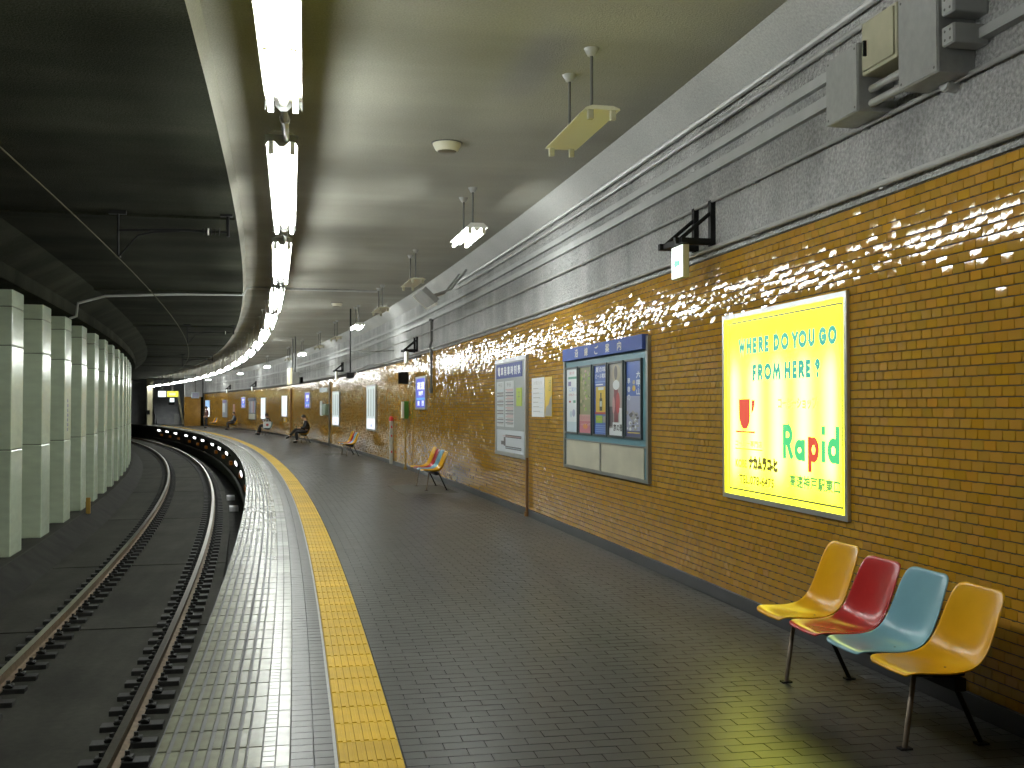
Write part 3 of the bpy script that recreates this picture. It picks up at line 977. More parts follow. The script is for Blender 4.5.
# --- the yellow back-lit advertisement
def ad_face():
    m = bpy.data.materials.new('backlit_yellow_acrylic')
    m.use_nodes = True
    N, L = m.node_tree.nodes, m.node_tree.links
    b = N['Principled BSDF']
    b.inputs['Base Color'].default_value = (0.6, 0.6, 0.1, 1)
    b.inputs['Roughness'].default_value = 0.15
    tc = N.new('ShaderNodeTexCoord')
    sp = N.new('ShaderNodeSeparateXYZ')
    L.new(tc.outputs['Object'], sp.inputs[0])

    def math_(op, a, c=None):
        n = N.new('ShaderNodeMath')
        n.operation = op
        for i, q in enumerate((a, c)):
            if q is None: continue
            if isinstance(q, (int, float)): n.inputs[i].default_value = q
            else: L.new(q, n.inputs[i])
        return n.outputs[0]
    # five upright tubes behind the acrylic
    w = math_('COSINE', math_('MULTIPLY', sp.outputs[1], 2 * math.pi / 0.40))
    w = math_('MULTIPLY_ADD', w, 0.5); w.node.inputs[2].default_value = 0.5
    zz_ = math_('ABSOLUTE', sp.outputs[2])
    fall = N.new('ShaderNodeMapRange')
    fall.interpolation_type = 'SMOOTHERSTEP'
    fall.inputs[1].default_value = 0.74; fall.inputs[2].default_value = 0.22
    L.new(math_('ABSOLUTE', math_('ADD', sp.outputs[2], 0.10)), fall.inputs[0])
    yy = N.new('ShaderNodeMapRange')
    yy.interpolation_type = 'SMOOTHSTEP'
    yy.inputs[1].default_value = 1.0; yy.inputs[2].default_value = 0.78
    L.new(math_('ABSOLUTE', sp.outputs[1]), yy.inputs[0])
    fac = math_('MULTIPLY', math_('MULTIPLY', math_('ADD', math_('MULTIPLY', w, 0.55), 0.45), fall.outputs[0]), yy.outputs[0])
    rp = N.new('ShaderNodeValToRGB')
    rp.color_ramp.elements[0].color = (0.50, 0.48, 0.004, 1)
    rp.color_ramp.elements[1].color = (0.90, 0.93, 0.136, 1)
    e = rp.color_ramp.elements.new(0.45)
    e.color = (0.71, 0.74, 0.036, 1)
    L.new(fac, rp.inputs[0])
    L.new(rp.outputs[0], b.inputs['Emission Color'])
    b.inputs['Emission Strength'].default_value = AD_POWER
    return m


ad = Panel('advertising_lightbox', 'large glowing yellow back-lit advertisement above the nearest bench', 'advertisement', 7.84, 1.61)
ad.box('box_body', -1.005, 1.005, -0.738, 0.738, 0.0, 0.010, M['bronze'])
ad.frame('frame', -1.01, 1.01, -0.742, 0.742, 0.036, 0.0, 0.024, M['alu'])
ad.box('lit_panel', -0.968, 0.968, -0.706, 0.706, 0.010, 0.014, ad_face())
e_teal = emitmat('backlit_teal_ink', (0.05, 0.55, 0.42), 0.9)
e_green = emitmat('backlit_green_ink', (0.10, 0.80, 0.26), 0.95)
e_red = emitmat('backlit_red_ink', (0.95, 0.10, 0.05), 0.85)
e_brown = emitmat('backlit_brown_ink', (0.20, 0.17, 0.02), 0.8)
e_faint = emitmat('backlit_faint_ink', (0.80, 0.82, 0.22), 1.0)
e_line = emitmat('backlit_line_ink', (0.20, 0.25, 0.06), 0.7)
D = 0.0145
tx = lambda *a, **k: ad.text(*a, **k)
words = [('W', -0.70, -0.575), ('H', -0.555, -0.455), ('E', -0.435, -0.36), ('R', -0.335, -0.245), ('E', -0.225, -0.15), ('D', -0.07, 0.03), ('O', 0.05, 0.18), ('Y', 0.225, 0.325), ('O', 0.325, 0.455), ('U', 0.475, 0.57), ('G', 0.625, 0.735), ('O', 0.75, 0.87)]
for ch_, a0, a1 in words:
    ad.strokes('letter', ch_, a0, a1, 0.407, 0.533, 0.036, D, e_teal)
words = [('F', -0.44, -0.37), ('R', -0.345, -0.255), ('O', -0.235, -0.105), ('M', -0.085, 0.045), ('H', 0.105, 0.205), ('E', 0.23, 0.305), ('R', 0.325, 0.415), ('E', 0.435, 0.505), ('?', 0.565, 0.645)]
for ch_, a0, a1 in words:
    ad.strokes('letter', ch_, a0, a1, 0.195, 0.323, 0.036, D, e_teal)
cup = [(-0.70, 0.057), (-0.49, 0.057), (-0.49, -0.085), (-0.505, -0.135), (-0.54, -0.17), (-0.58, -0.18), (-0.625, -0.178), (-0.67, -0.14), (-0.695, -0.085)]
cp = ad.shape('cup_emblem', cup, D, e_red)
ad.shape('cup_handle', [(-0.455, 0.05), (-0.405, 0.046), (-0.405, 0.01), (-0.425, -0.03), (-0.46, -0.055), (-0.46, -0.03)], D, e_red)
ad.box('underline', -0.76, -0.40, -0.209, -0.195, D, D + 0.001, e_red)
tx('lettering', 'コーヒー専門店', -0.77, -0.275, -0.318, -0.268, D, e_faint, bold=0.12)
ad.box('underline', -0.77, -0.27, -0.341, -0.331, D, D + 0.001, emitmat('backlit_olive_ink', (0.6, 0.58, 0.12), 0.9))
tx('lettering', 'KOBE', -0.77, -0.555, -0.485, -0.42, D, emitmat('backlit_pale_olive_ink', (0.42, 0.42, 0.05), 0.9), bold=0.16)
tx('lettering', 'ナカムラコ-ヒ', -0.52, -0.01, -0.492, -0.385, D, e_brown, bold=0.30)
tx('lettering', 'TEL.078-6475', -0.70, -0.07, -0.608, -0.54, D, emitmat('backlit_olive_lettering', (0.30, 0.28, 0.02), 0.8), bold=0.16)
for ch_, a0, a1, b0, b1, m_ in (('R', 0.075, 0.235, -0.38, -0.13, e_green), ('a', 0.255, 0.42, -0.385, -0.235, e_green), ('p', 0.46, 0.62, -0.455, -0.212, e_red), ('i', 0.66, 0.70, -0.38, -0.135, e_green), ('d', 0.735, 0.90, -0.382, -0.135, e_green)):
    ad.strokes('letter', ch_, a0, a1, b0, b1, 0.055, D, m_)
tx('lettering', '高速神戸駅東口', 0.18, 0.905, -0.578, -0.485, D, emitmat('backlit_pale_green_ink', (0.20, 0.60, 0.12), 0.9), bold=0.13)
tx('lettering', 'コーヒーショップ', 0.0, 0.60, -0.02, 0.065, D, e_faint, bold=0.12)
ad.frame('border_line', -0.90, 0.945, -0.668, 0.675, 0.014, D, D + 0.001, e_line)

# --- route advertisement board with five posters
bd = Panel('poster_board', 'wide blue-headed notice board holding five posters above two blank panels', 'notice board', 12.3, 1.6)
teal = flat('teal_board', (0.10, 0.24, 0.29), 0.4)
bd.box('board_back', -1.56, 1.56, -0.735, 0.735, 0.0, 0.016, teal)
b = MB()
b.box(-0.038, 0, -1.66, -1.60, -0.76, 0.72).box(-0.038, 0, 1.50, 1.56, -0.76, 0.60).box(-0.038, 0, -1.60, 1.50, -0.76, -0.725)
b.build('frame', M['bronze'], bd.o)
bd.box('header', -1.48, 1.585, 0.585, 0.738, 0.0, 0.07, mat('blue_header_panel', (0.06, 0.10, 0.32), 0.55, spec=0.2), ch=0.004)
for i, ch_ in enumerate('沿線ご案内'):
    bd.text('lettering', ch_, -0.90 + i * 0.42, -0.76 + i * 0.42, 0.61, 0.71, 0.0715, flat('cream_lettering', (0.62, 0.58, 0.45)), bold=0.08)
dk = flat('dark_poster_frame', (0.05, 0.065, 0.07), 0.4)
pw = [(-1.455, -0.935), (-0.845, -0.340), (-0.225, 0.255), (0.345, 0.845), (0.95, 1.432)]
PB0, PB1 = -0.305, 0.483
C_ = {k: flat('print_' + k, c, 0.3) for k, c in dict(white=(0.70, 0.74, 0.76), pale=(0.50, 0.60, 0.66), green=(0.06, 0.30, 0.20), violet=(0.16, 0.13, 0.33), red=(0.42, 0.04, 0.05), olive=(0.26, 0.27, 0.14), moss=(0.13, 0.17, 0.08), sand=(0.42, 0.37, 0.25), pink=(0.48, 0.16, 0.22), rose=(0.55, 0.33, 0.33), blue=(0.06, 0.13, 0.46), skyb=(0.20, 0.32, 0.62), yellow=(0.66, 0.46, 0.04), grass=(0.25, 0.45, 0.05), grey=(0.34, 0.33, 0.31), dgrey=(0.09, 0.08, 0.09), maroon=(0.20, 0.03, 0.05), lilac=(0.35, 0.37, 0.52), navy=(0.04, 0.05, 0.16), orange=(0.60, 0.25, 0.03), black=(0.02, 0.02, 0.02)).items()}


def poster(i, bg, lab):
    a0, a1 = pw[i]
    fr = MB()
    w = 0.022
    fr.box(-0.040, -0.016, -a1 - w, -a0 + w, PB1, PB1 + w).box(-0.040, -0.016, -a1 - w, -a0 + w, PB0 - w, PB0)
    fr.box(-0.040, -0.016, -a0, -a0 + w, PB0, PB1).box(-0.040, -0.016, -a1 - w, -a1, PB0, PB1)
    fr.build('poster_frame', dk, bd.o)
    pz = bd.box('poster', a0, a1, PB0, PB1, 0.016, 0.022, bg)
    pz['label'] = lab
    W, H_ = a1 - a0, PB1 - PB0
    layer = [0]

    def r(name, x0, x1, y0, y1, m):
        layer[0] += 1
        return bd.box(name, a0 + x0 * W, a0 + x1 * W, PB1 - y1 * H_, PB1 - y0 * H_, 0.022, 0.0222 + 0.0001 * layer[0], m, parent=pz)

    def t(body, x0, x1, y0, y1, m, bold=0.0):
        layer[0] += 1
        return bd.text('print', body, a0 + x0 * W, a0 + x1 * W, PB1 - y1 * H_, PB1 - y0 * H_, 0.0224 + 0.0001 * layer[0], m, bold=bold, parent=pz)

    def blob(cx, cy, rx, ry, m, n=14):
        layer[0] += 1
        pts = [(a0 + (cx + rx * math.cos(2 * math.pi * k / n)) * W, PB1 - (cy + ry * math.sin(2 * math.pi * k / n)) * H_) for k in range(n)]
        return bd.shape('print', pts, 0.0224 + 0.0001 * layer[0], m, 0.0001, parent=pz)
    return r, t, blob


r, t, bl = poster(0, C_['white'], 'white poster with small coloured signs')
t('春の旅', 0.25, 0.7, 0.04, 0.09, C_['pink']); r('print', 0.15, 0.9, 0.125, 0.16, C_['green']); r('print', 0.15, 0.4, 0.2, 0.27, C_['violet'])
t('ご案内', 0.25, 0.85, 0.29, 0.36, C_['skyb']); t('お得なきっぷ', 0.2, 0.9, 0.39, 0.43, C_['pink']); bl(0.3, 0.52, 0.09, 0.018, C_['red']); r('print', 0.6, 0.8, 0.5, 0.54, C_['green'])
bl(0.4, 0.72, 0.13, 0.05, C_['pale']); bl(0.65, 0.70, 0.13, 0.06, C_['lilac']); r('print', 0.0, 1.0, 0.84, 1.0, C_['pale'])
r, t, bl = poster(1, C_['olive'], 'poster of flowers and leaves with a pink foot')
for q in range(46):
    bl(random.uniform(0.08, 0.92), random.uniform(0.05, 0.68), random.uniform(0.04, 0.1), random.uniform(0.012, 0.035), random.choice([C_['sand'], C_['moss'], C_['rose'], C_['sand'], C_['olive'], C_['grass']]), 8)
r('print', 0, 1, 0.72, 0.82, C_['rose']); r('print', 0, 1, 0.82, 1.0, C_['pink']); t('花めぐり', 0.1, 0.9, 0.74, 0.80, C_['pink']); bl(0.5, 0.9, 0.2, 0.04, C_['orange']); t('ハイキング', 0.15, 0.9, 0.85, 0.89, C_['white'])
r, t, bl = poster(2, C_['blue'], 'blue poster with a bottle on a yellow square')
t('夏の味', 0.1, 0.9, 0.02, 0.10, C_['white'], 0.08); t('ビール電車', 0.08, 0.95, 0.12, 0.19, C_['white'], 0.08); r('print', 0.05, 0.95, 0.23, 0.25, C_['skyb']); r('print', 0.1, 0.7, 0.27, 0.29, C_['white'])
r('print', 0.12, 0.95, 0.31, 0.68, C_['yellow']); r('print', 0.3, 0.75, 0.32, 0.36, C_['white'])
r('print', 0.42, 0.64, 0.48, 0.66, C_['black']); r('print', 0.48, 0.58, 0.40, 0.48, C_['black']); r('print', 0.44, 0.62, 0.52, 0.60, C_['pale'])
r('print', 0.05, 0.95, 0.68, 0.71, C_['red']); r('print', 0.1, 0.66, 0.73, 0.84, C_['grass']); r('print', 0.70, 0.95, 0.74, 0.83, C_['grey']); t('予約受付中', 0.13, 0.62, 0.76, 0.81, C_['yellow'])
for q in range(4): r('print', 0.1, 0.92, 0.87 + q * 0.03, 0.882 + q * 0.03, C_['skyb'])
r, t, bl = poster(3, C_['grey'], 'poster of a figure in a red kimono')
bl(0.5, 0.14, 0.30, 0.13, C_['sand']); bl(0.47, 0.13, 0.12, 0.10, C_['dgrey']); r('print', 0.35, 0.63, 0.32, 0.82, C_['maroon']); bl(0.62, 0.55, 0.14, 0.15, C_['red']); bl(0.32, 0.58, 0.09, 0.12, C_['rose']); bl(0.5, 0.30, 0.24, 0.07, C_['white'])
r('print', 0.0, 0.28, 0.6, 0.88, C_['dgrey']); r('print', 0.0, 1, 0.9, 1.0, C_['white']); r('print', 0.25, 1, 0.82, 0.93, C_['white']); t('京の雅', 0.3, 0.95, 0.84, 0.94, C_['black'], 0.12); r('print', 0.72, 0.98, 0.62, 0.82, C_['white'])
r, t, bl = poster(4, C_['lilac'], 'blue and grey poster with two columns of white characters')
r('print', 0, 1, 0.0, 0.46, C_['blue']); bl(0.5, 0.36, 0.11, 0.04, C_['yellow']); bl(0.5, 0.28, 0.09, 0.03, C_['sand'])
for q, ch_ in enumerate('早春の'):
    t(ch_, 0.06, 0.26, 0.22 + q * 0.11, 0.30 + q * 0.11, C_['white'], 0.15)
for q, ch_ in enumerate('六甲山'):
    t(ch_, 0.66, 0.92, 0.14 + q * 0.11, 0.23 + q * 0.11, C_['white'], 0.15)
for q in range(34):
    bl(random.uniform(0.06, 0.94), random.uniform(0.68, 0.92), random.uniform(0.04, 0.12), random.uniform(0.01, 0.03), random.choice([C_['grey'], C_['dgrey'], C_['white'], C_['grey']]), 7)
r('print', 0.0, 1, 0.92, 1.0, C_['navy']); r('print', 0.1, 0.9, 0.94, 0.955, C_['yellow'])
cream = mat('cream_blank_panel', (0.50, 0.48, 0.37), 0.45, noise=[(3, 0.1), (1.5, 0.1, (1, 1, 3))])
bd.box('blank_panel', -1.46, 0.0, -0.725, -0.41, 0.016, 0.026, cream, ch=0.003)
bd.box('blank_panel', 0.045, 1.50, -0.725, -0.41, 0.016, 0.026, cream, ch=0.003)
bd.box('rail', -1.5, 1.6, -0.41, -0.395, 0.016, 0.034, M['bronze'])
bd.box('rail', 0.0, 0.045, -0.725, -0.41, 0.016, 0.034, M['bronze'])

# --- timetable board
tb = Panel('timetable_board', 'grey framed timetable board with blue header left of the paper notices', 'notice board', 16.96, 1.60)
tb.box('board_back', -1.02, 1.02, -0.755, 0.77, 0.0, 0.03, flat('grey_board', (0.33, 0.36, 0.36), 0.4))
tb.frame('frame', -1.06, 1.08, -0.77, 0.78, 0.06, 0.0, 0.045, M['alu'])
hd = tb.box('header', -0.98, 0.82, 0.47, 0.70, 0.03, 0.04, mat('violet_blue_header', (0.11, 0.13, 0.32), 0.55, spec=0.2))
for i, ch_ in enumerate('電車発車時刻表'):
    tb.text('lettering', ch_, -0.86 + i * 0.235, -0.68 + i * 0.235, 0.51, 0.655, 0.041, C_['white'], bold=0.12, parent=hd)
for a0, a1, cc in ((-0.97, -0.42, C_['pale']), (-0.34, 0.28, C_['rose'])):
    sh = tb.box('timetable_sheet', a0, a1, -0.31, 0.42, 0.03, 0.036, flat('timetable_paper', (0.62, 0.65, 0.66), 0.5))
    tb.text('print', '平日', a0 + 0.12, a0 + 0.42, 0.33, 0.39, 0.0365, C_['dgrey'], parent=sh)
    for q in range(12):
        tb.box('print', a0 + 0.04, a1 - 0.03, 0.275 - q * 0.048, 0.292 - q * 0.048, 0.036, 0.0365, (C_['dgrey'] if q % 3 else cc), parent=sh)
        tb.box('print', a0 + 0.14, a1 - 0.06, 0.255 - q * 0.048, 0.268 - q * 0.048, 0.036, 0.0365, (C_['grey'] if q % 2 else cc), parent=sh)
ys = tb.box('green_slip', 0.45, 0.80, 0.02, 0.30, 0.03, 0.036, flat('lime_slip', (0.42, 0.55, 0.05)))
tb.text('print', '平', 0.55, 0.70, 0.10, 0.24, 0.0365, C_['moss'], parent=ys)
rp = tb.box('route_map', -0.96, 0.93, -0.71, -0.36, 0.03, 0.037, flat('map_white', (0.62, 0.66, 0.70), 0.4), ch=0.001)
b = MB()
for q in (-0.455, -0.635):
    b.box(-0.0385, -0.037, -0.78, 0.30, q - 0.022, q + 0.022)
b.box(-0.0385, -0.037, 0.30, 0.42, -0.615, -0.475).box(-0.0385, -0.037, 0.42, 0.62, -0.60, -0.54)
b.build('map_line', C_['dgrey'], rp)
tb.box('map_line', -0.50, 0.75, -0.46, -0.45, 0.0385, 0.039, C_['rose'], parent=rp)
tb.box('map_line', -0.50, 0.75, -0.64, -0.63, 0.0385, 0.039, C_['pale'], parent=rp)

# --- paper notices
pn = Panel('paper_notice', 'white paper notice with faint lines beside a yellow sheet', 'notice', 15.30, 1.745)
sh = pn.box('sheet', -0.36, 0.36, -0.278, 0.278, 0.0, 0.006, M['paper'])
pn.text('print', 'お知らせ', -0.25, 0.25, 0.18, 0.235, 0.0065, C_['grey'], parent=sh)
for q in range(6):
    pn.box('print', -0.27, 0.02 + 0.05 * (q % 3), 0.12 - q * 0.065, 0.13 - q * 0.065, 0.006, 0.0065, C_['grey'], parent=sh)
    pn.box('print', 0.06, 0.28, 0.11 - q * 0.065, 0.12 - q * 0.065, 0.006, 0.0065, C_['pale'], parent=sh)
yn = Panel('paper_notice', 'yellow paper notice with a grey picture at its foot', 'notice', 14.73, 1.745)
sh = yn.box('sheet', -0.19, 0.20, -0.27, 0.275, 0.0, 0.005, C_['yellow'])
yn.shape('print', [(-0.17, -0.26), (0.19, -0.26), (0.19, 0.02), (0.10, -0.02), (0.04, -0.10), (-0.12, -0.14)], 0.005, C_['grey'], parent=sh)
yn.text('print', '注意', 0.02, 0.15, 0.08, 0.24, 0.006, C_['moss'], parent=sh)


# --- blue station-name lightboxes
def blue_sign(s, lab, w=0.68, h=0.385, detail=True):
    p = Panel('station_sign', lab, 'sign', s, 1.95, 'blue lit station signs')
    p.box('box_body', -w - 0.0, w, -h, h, 0.0, 0.03, M['grey_metal'])
    p.frame('frame', -w - 0.03, w + 0.03, -h - 0.01, h + 0.01, 0.045, 0.0, 0.05, M['alu'])
    f = p.box('lit_panel', -w + 0.04, w - 0.04, -h + 0.03, h - 0.03, 0.03, 0.036, emitmat('lit_blue_panel', (0.10, 0.13, 0.85), 0.75))
    wt_ = emitmat('lit_white_lettering', (0.85, 0.88, 1.0), 1.4)
    p.text('lettering', '高速', -0.5, 0.5, 0.08, 0.27, 0.0365, wt_, bold=0.12, parent=f)
    p.text('lettering', '神戸', -0.30, 0.32, -0.08, 0.05, 0.0365, wt_, bold=0.12, parent=f)
    p.box('print', -w + 0.06, w - 0.06, -0.165, -0.115, 0.036, 0.0365, emitmat('lit_sky_band', (0.10, 0.45, 0.95), 0.9), parent=f)
    p.text('lettering', '東', -0.45, -0.15, -0.31, -0.19, 0.0365, wt_, bold=0.12, parent=f)
    p.text('lettering', '西', 0.15, 0.45, -0.31, -0.19, 0.0365, wt_, bold=0.12, parent=f)
    return p


blue_sign(25.95, 'blue lit sign with white characters, nearest, below the dropping cable conduit')
blue_sign(52.5, 'blue lit sign above the head of the man in black', 0.85)
blue_sign(78.3, 'blue lit sign far round the bend beyond the second person seated', 0.85)


# --- white lightboxes with posters
def white_box(s, lab, w, z0, z1, split=0.26, streaks=3, body=(0.82, 0.95, 0.92), foot=(0.92, 0.96, 1.0), E_=1.0):
    zc = (z0 + z1) / 2
    h = (z1 - z0) / 2
    p = Panel('advertising_lightbox', lab, 'advertisement', s, zc, 'white lit advertisements farther along the wall')
    p.box('box_body', -w, w, -h, h, 0.0, 0.03, M['grey_metal'])
    p.frame('frame', -w, w, -h, h, 0.05, 0.0, 0.05, M['alu'])
    fz = -h + 2 * h * split
    p.box('lit_panel', -w + 0.05, w - 0.05, fz, h - 0.05, 0.03, 0.038, emitmat('lit_pale_panel', body, 0.72 * E_))
    f = p.box('lit_panel', -w + 0.05, w - 0.05, -h + 0.05, fz, 0.03, 0.038, emitmat('lit_white_panel', foot, 1.15 * E_))
    for q in range(streaks):
        a = -w + 0.2 + (2 * w - 0.4) * (q + 0.5) / streaks
        p.box('print', a - 0.09, a + 0.05, fz + 0.08, h - 0.14, 0.038, 0.0385, emitmat('lit_grey_ink', (0.42, 0.50, 0.48), 0.55))
    p.shape('print', [(0.05 + 0.14 * math.cos(k * 0.785), fz - 0.22 + 0.06 * math.sin(k * 0.785)) for k in range(8)], 0.038, emitmat('lit_blue_ink', (0.35, 0.42, 0.75), 0.8), parent=f)
    return p


white_box(34.73, 'tall white lit advertisement with grey streaks right of the third bench', 1.0, 0.86, 2.33)
white_box(43.55, 'tall white lit advertisement left of the third bench', 1.0, 0.855, 2.26)
white_box(60.85, 'narrow white lit advertisement behind the man in black, farther than the pipe', 1.1, 1.07, 2.27, split=0.05, streaks=2, body=(0.9, 0.97, 1.0), E_=1.6)
white_box(69.5, 'white lit advertisement behind the second person seated', 1.0, 0.86, 2.24, split=0.1, streaks=1, body=(0.9, 0.97, 1.0), E_=1.5)
white_box(95.2, 'white and sky blue lit advertisement at the far end by the standing person', 1.1, 0.79, 2.24, split=0.55, streaks=0, body=(0.35, 0.6, 0.95), E_=1.4)
p = Panel('yellow_notice', 'small yellow notice under the narrow white lit advertisement', 'notice', 60.6, 0.93)
p.box('sheet', -0.7, 0.35, -0.14, 0.12, 0, 0.02, C_['yellow'])

# far notice boards
p = Panel('poster_board', 'far poster board with pale foot panels between a blue sign and the second person', 'notice board', 74.3, 1.52)
p.box('board_back', -1.55, 1.55, -0.73, 0.72, 0, 0.04, flat('far_board_teal', (0.10, 0.14, 0.18)))
p.box('header', -1.5, 1.5, 0.55, 0.72, 0.04, 0.10, C_['navy'])
for i in range(5):
    p.box('poster', -1.42 + i * 0.58, -0.92 + i * 0.58, -0.28, 0.5, 0.04, 0.05, [C_['grey'], C_['lilac'], C_['white'], C_['rose'], C_['lilac']][i])
p.box('blank_panel', -1.45, 1.45, -0.70, -0.34, 0.04, 0.05, cream)
p = Panel('timetable_board', 'far grey timetable board behind the third person seated', 'notice board', 86.8, 1.52)
p.box('board_back', -1.05, 1.05, -0.68, 0.67, 0, 0.06, flat('far_grey_board', (0.33, 0.36, 0.40)))
p.box('header', -0.95, 0.95, 0.45, 0.62, 0.06, 0.07, C_['violet'])
p.box('timetable_sheet', -0.9, 0.2, -0.3, 0.4, 0.06, 0.07, C_['white'])
p = Panel('wall_plate', 'small pale name plate high on the tiles between the pipes', 'plate', 47.3, 2.36)
p.box('plate_body', -1.1, 1.1, -0.095, 0.095, 0, 0.05, C_['pale'], ch=0.01)
p = Panel('wall_plate', 'narrow tall white board on the tiles left of a green cabinet', 'plate', 47.95, 1.56)
p.box('plate_body', -0.3, 0.3, -0.33, 0.33, 0, 0.05, C_['white'], ch=0.01)
p = Panel('wall_cabinet', 'greyish green wall cabinet beside the dark vertical pipe', 'cabinet', 46.3, 1.51)
p.box('box_body', -0.55, 0.55, -0.24, 0.24, 0, 0.16, flat('grey_green_paint', (0.16, 0.22, 0.16)), ch=0.01)
p.box('door', -0.5, 0.5, -0.2, 0.2, 0.16, 0.17, flat('grey_green_door', (0.20, 0.26, 0.20)))
p = Panel('wall_plate', 'thin pale board on the tiles right of the third person seated', 'plate', 82.6, 1.5)
p.box('plate_body', -0.35, 0.35, -0.35, 0.35, 0, 0.05, C_['rose'], ch=0.01)

# ------------------------------------------------------------------ exit signs on black wall brackets
def exit_sign(s, lab, arrow=True):
    o = thing('exit_sign', lab, 'exit sign', s, WALL, 2.7, 'lit signs on wall brackets')
    b = MB()
    for y in (-0.18, 0.20):
        b.box(-0.045, 0, y - 0.03, y + 0.03, 0.27, 0.66)
        b.box(-0.36, 0, y - 0.025, y + 0.025, 0.28, 0.335)
        b.tube([(-0.30, y, 0.33), (-0.03, y, 0.56)], 0.018, 6)
    b.box(-0.33, -0.27, -0.27, 0.27, 0.285, 0.325)
    b.build('bracket', M['black'], o)
    MB().box(-0.29, -0.235, -0.20, 0.07, 0.0, 0.285, ch=0.006).build('box_body', M['beige_paint'], o)
    MB().box(-0.296, -0.29, -0.192, 0.062, 0.008, 0.277).build('lit_panel', emitmat('lit_white_exit_panel', (0.92, 1.0, 0.95), 1.5), o)
    if arrow:
        MB().prism([(0.0, 0.13), (-0.055, 0.175), (-0.055, 0.150), (-0.13, 0.150), (-0.13, 0.110), (-0.055, 0.110), (-0.055, 0.085)], lambda a, c, d: (d, a, c), -0.298, -0.296).build('arrow', emitmat('lit_green_ink', (0.10, 0.75, 0.50), 0.9), o)
    return o


exit_sign(9.25, 'white lit exit sign with green arrow on a black wall bracket, nearest')
exit_sign(26.8, 'white lit sign on a black wall bracket above the black square board', False)
exit_sign(41.9, 'white lit sign on a black wall bracket left of the loudspeaker', False)
exit_sign(72.9, 'white lit sign on a black bracket far along the wall', False)
exit_sign(84.5, 'white lit sign on a bracket, farthest along the wall', False)

o = thing('black_board', 'flat black square board standing out from the tiles below an exit sign', 'board', 27.6, WALL, 2.2)
MB().box(-0.34, -0.08, -0.02, 0.02, 0.0, 0.31, ch=0.004).build('board_body', M['black'], o)
MB().box(-0.08, 0.0, -0.03, 0.03, 0.02, 0.05).build('mount', M['alu'], o)

# hanging loudspeaker on a pole
o = thing('loudspeaker', 'black loudspeaker on a pole below a lit pendant, braced to the wall', 'loudspeaker', 30.4, 2.20, 2.40)
MB().box(-0.11, 0.11, -0.1, 0.1, 0, 0.17, ch=0.012).build('speaker_box', M['black'], o)
MB().tube([(0, 0, 0.17), (0, 0, CEIL - 2.40)], 0.02, 8).build('pole', M['black'], o)
MB().tube([(0.02, 0, 0.75), (1.22, 0, 0.80)], 0.016, 8).tube([(0.1, 0, 0.14), (0.3, 0, 0.28), (0.5, 0, 0.38), (1.22, 0, 0.42)], 0.014, 8).build('brace', M['dark_pipe'], o)

# tilted grey box on arms under the ceiling
o = thing('tilted_box', 'tilted grey box on white arms beside the haunch under the ceiling', 'housing', 20.3, 2.58, 3.66)
T = Matrix.Rotation(math.radians(42), 4, 'Y')
MB().box(-0.17, 0.17, -0.50, 0.50, -0.05, 0.05, T=T, ch=0.01).build('box_body', M['grey_metal'], o)
b = MB()
b.box(-0.19, 0.19, 0.50, 0.54, -0.08, -0.03, T=T).box(0.17, 0.21, -0.54, 0.54, -0.08, -0.03, T=T)
b.build('arm_frame', M['white_metal'], o)
for y in (-0.35, 0.35):
    MB().tube([(0.06, y, 0.0), (0.40, y, 0.12), (0.70, y, 0.50)], 0.02, 8).build('wall_arm', M['grey_metal'], o)

# hanging station sign on twin poles
o = thing('hanging_sign', 'hanging lit sign on twin poles, seen edge-on over the far platform', 'sign', 43.2, 1.70, 2.52)
MB().box(-0.12, 0.15, -0.6, 0.6, 0, 0.45, ch=0.01).build('sign_box', M['grey_metal'], o)
MB().box(-0.20, -0.12, -0.62, 0.62, -0.02, 0.62, ch=0.01).build('lit_panel', emitmat('lit_cream_panel', (1.0, 0.95, 0.6), 0.9), o)
for y in (-0.5, 0.5):
    MB().tube([(0, y, 0.45), (0, y, CEIL - 2.52)], 0.03, 8).build('pole', M['dark_pipe'], o)
MB().box(0.24, 0.34, -0.2, 0.2, 0.03, 0.27).build('side_box', M['black'], o)

# red-topped post, emergency box with pipe
o = thing('red_topped_post', 'white post with a red lamp on top standing against the tiles', 'post', 30.6, WALL - 0.06, 0.0)
MB().box(-0.04, 0.04, -0.07, 0.07, 0, 1.22, ch=0.01).build('post_body', flat('off_white_post', (0.36, 0.35, 0.30)), o)
MB().lathe([(0.001, 1.36), (0.05, 1.34), (0.065, 1.29), (0.065, 1.22)], n=14).build('lamp', M['red'], o)
b = MB()
for q in (1.05, 0.8, 0.35):
    b.box(-0.02, 0.02, -0.074, -0.07, q - 0.03, q + 0.03)
b.build('marking', M['red'], o)
o = thing('emergency_box', 'green and white emergency box on an ochre pipe from the floor', 'box', 27.9, WALL - 0.10, 0.0)
MB().box(-0.05, 0.07, -0.07, 0.07, 1.31, 1.76, ch=0.012).build('box_body', M['green'], o)
MB().box(-0.11, -0.05, -0.09, 0.07, 1.33, 1.75, ch=0.01).build('front_cover', M['white_metal'], o)
MB().tube([(0, 0, 1.31), (0, 0, 0.0)], 0.022, 8).tube([(0, 0, 0.07), (0, 0, 0.0)], 0.045, 10).build('pipe', M['ochre_pipe'], o)

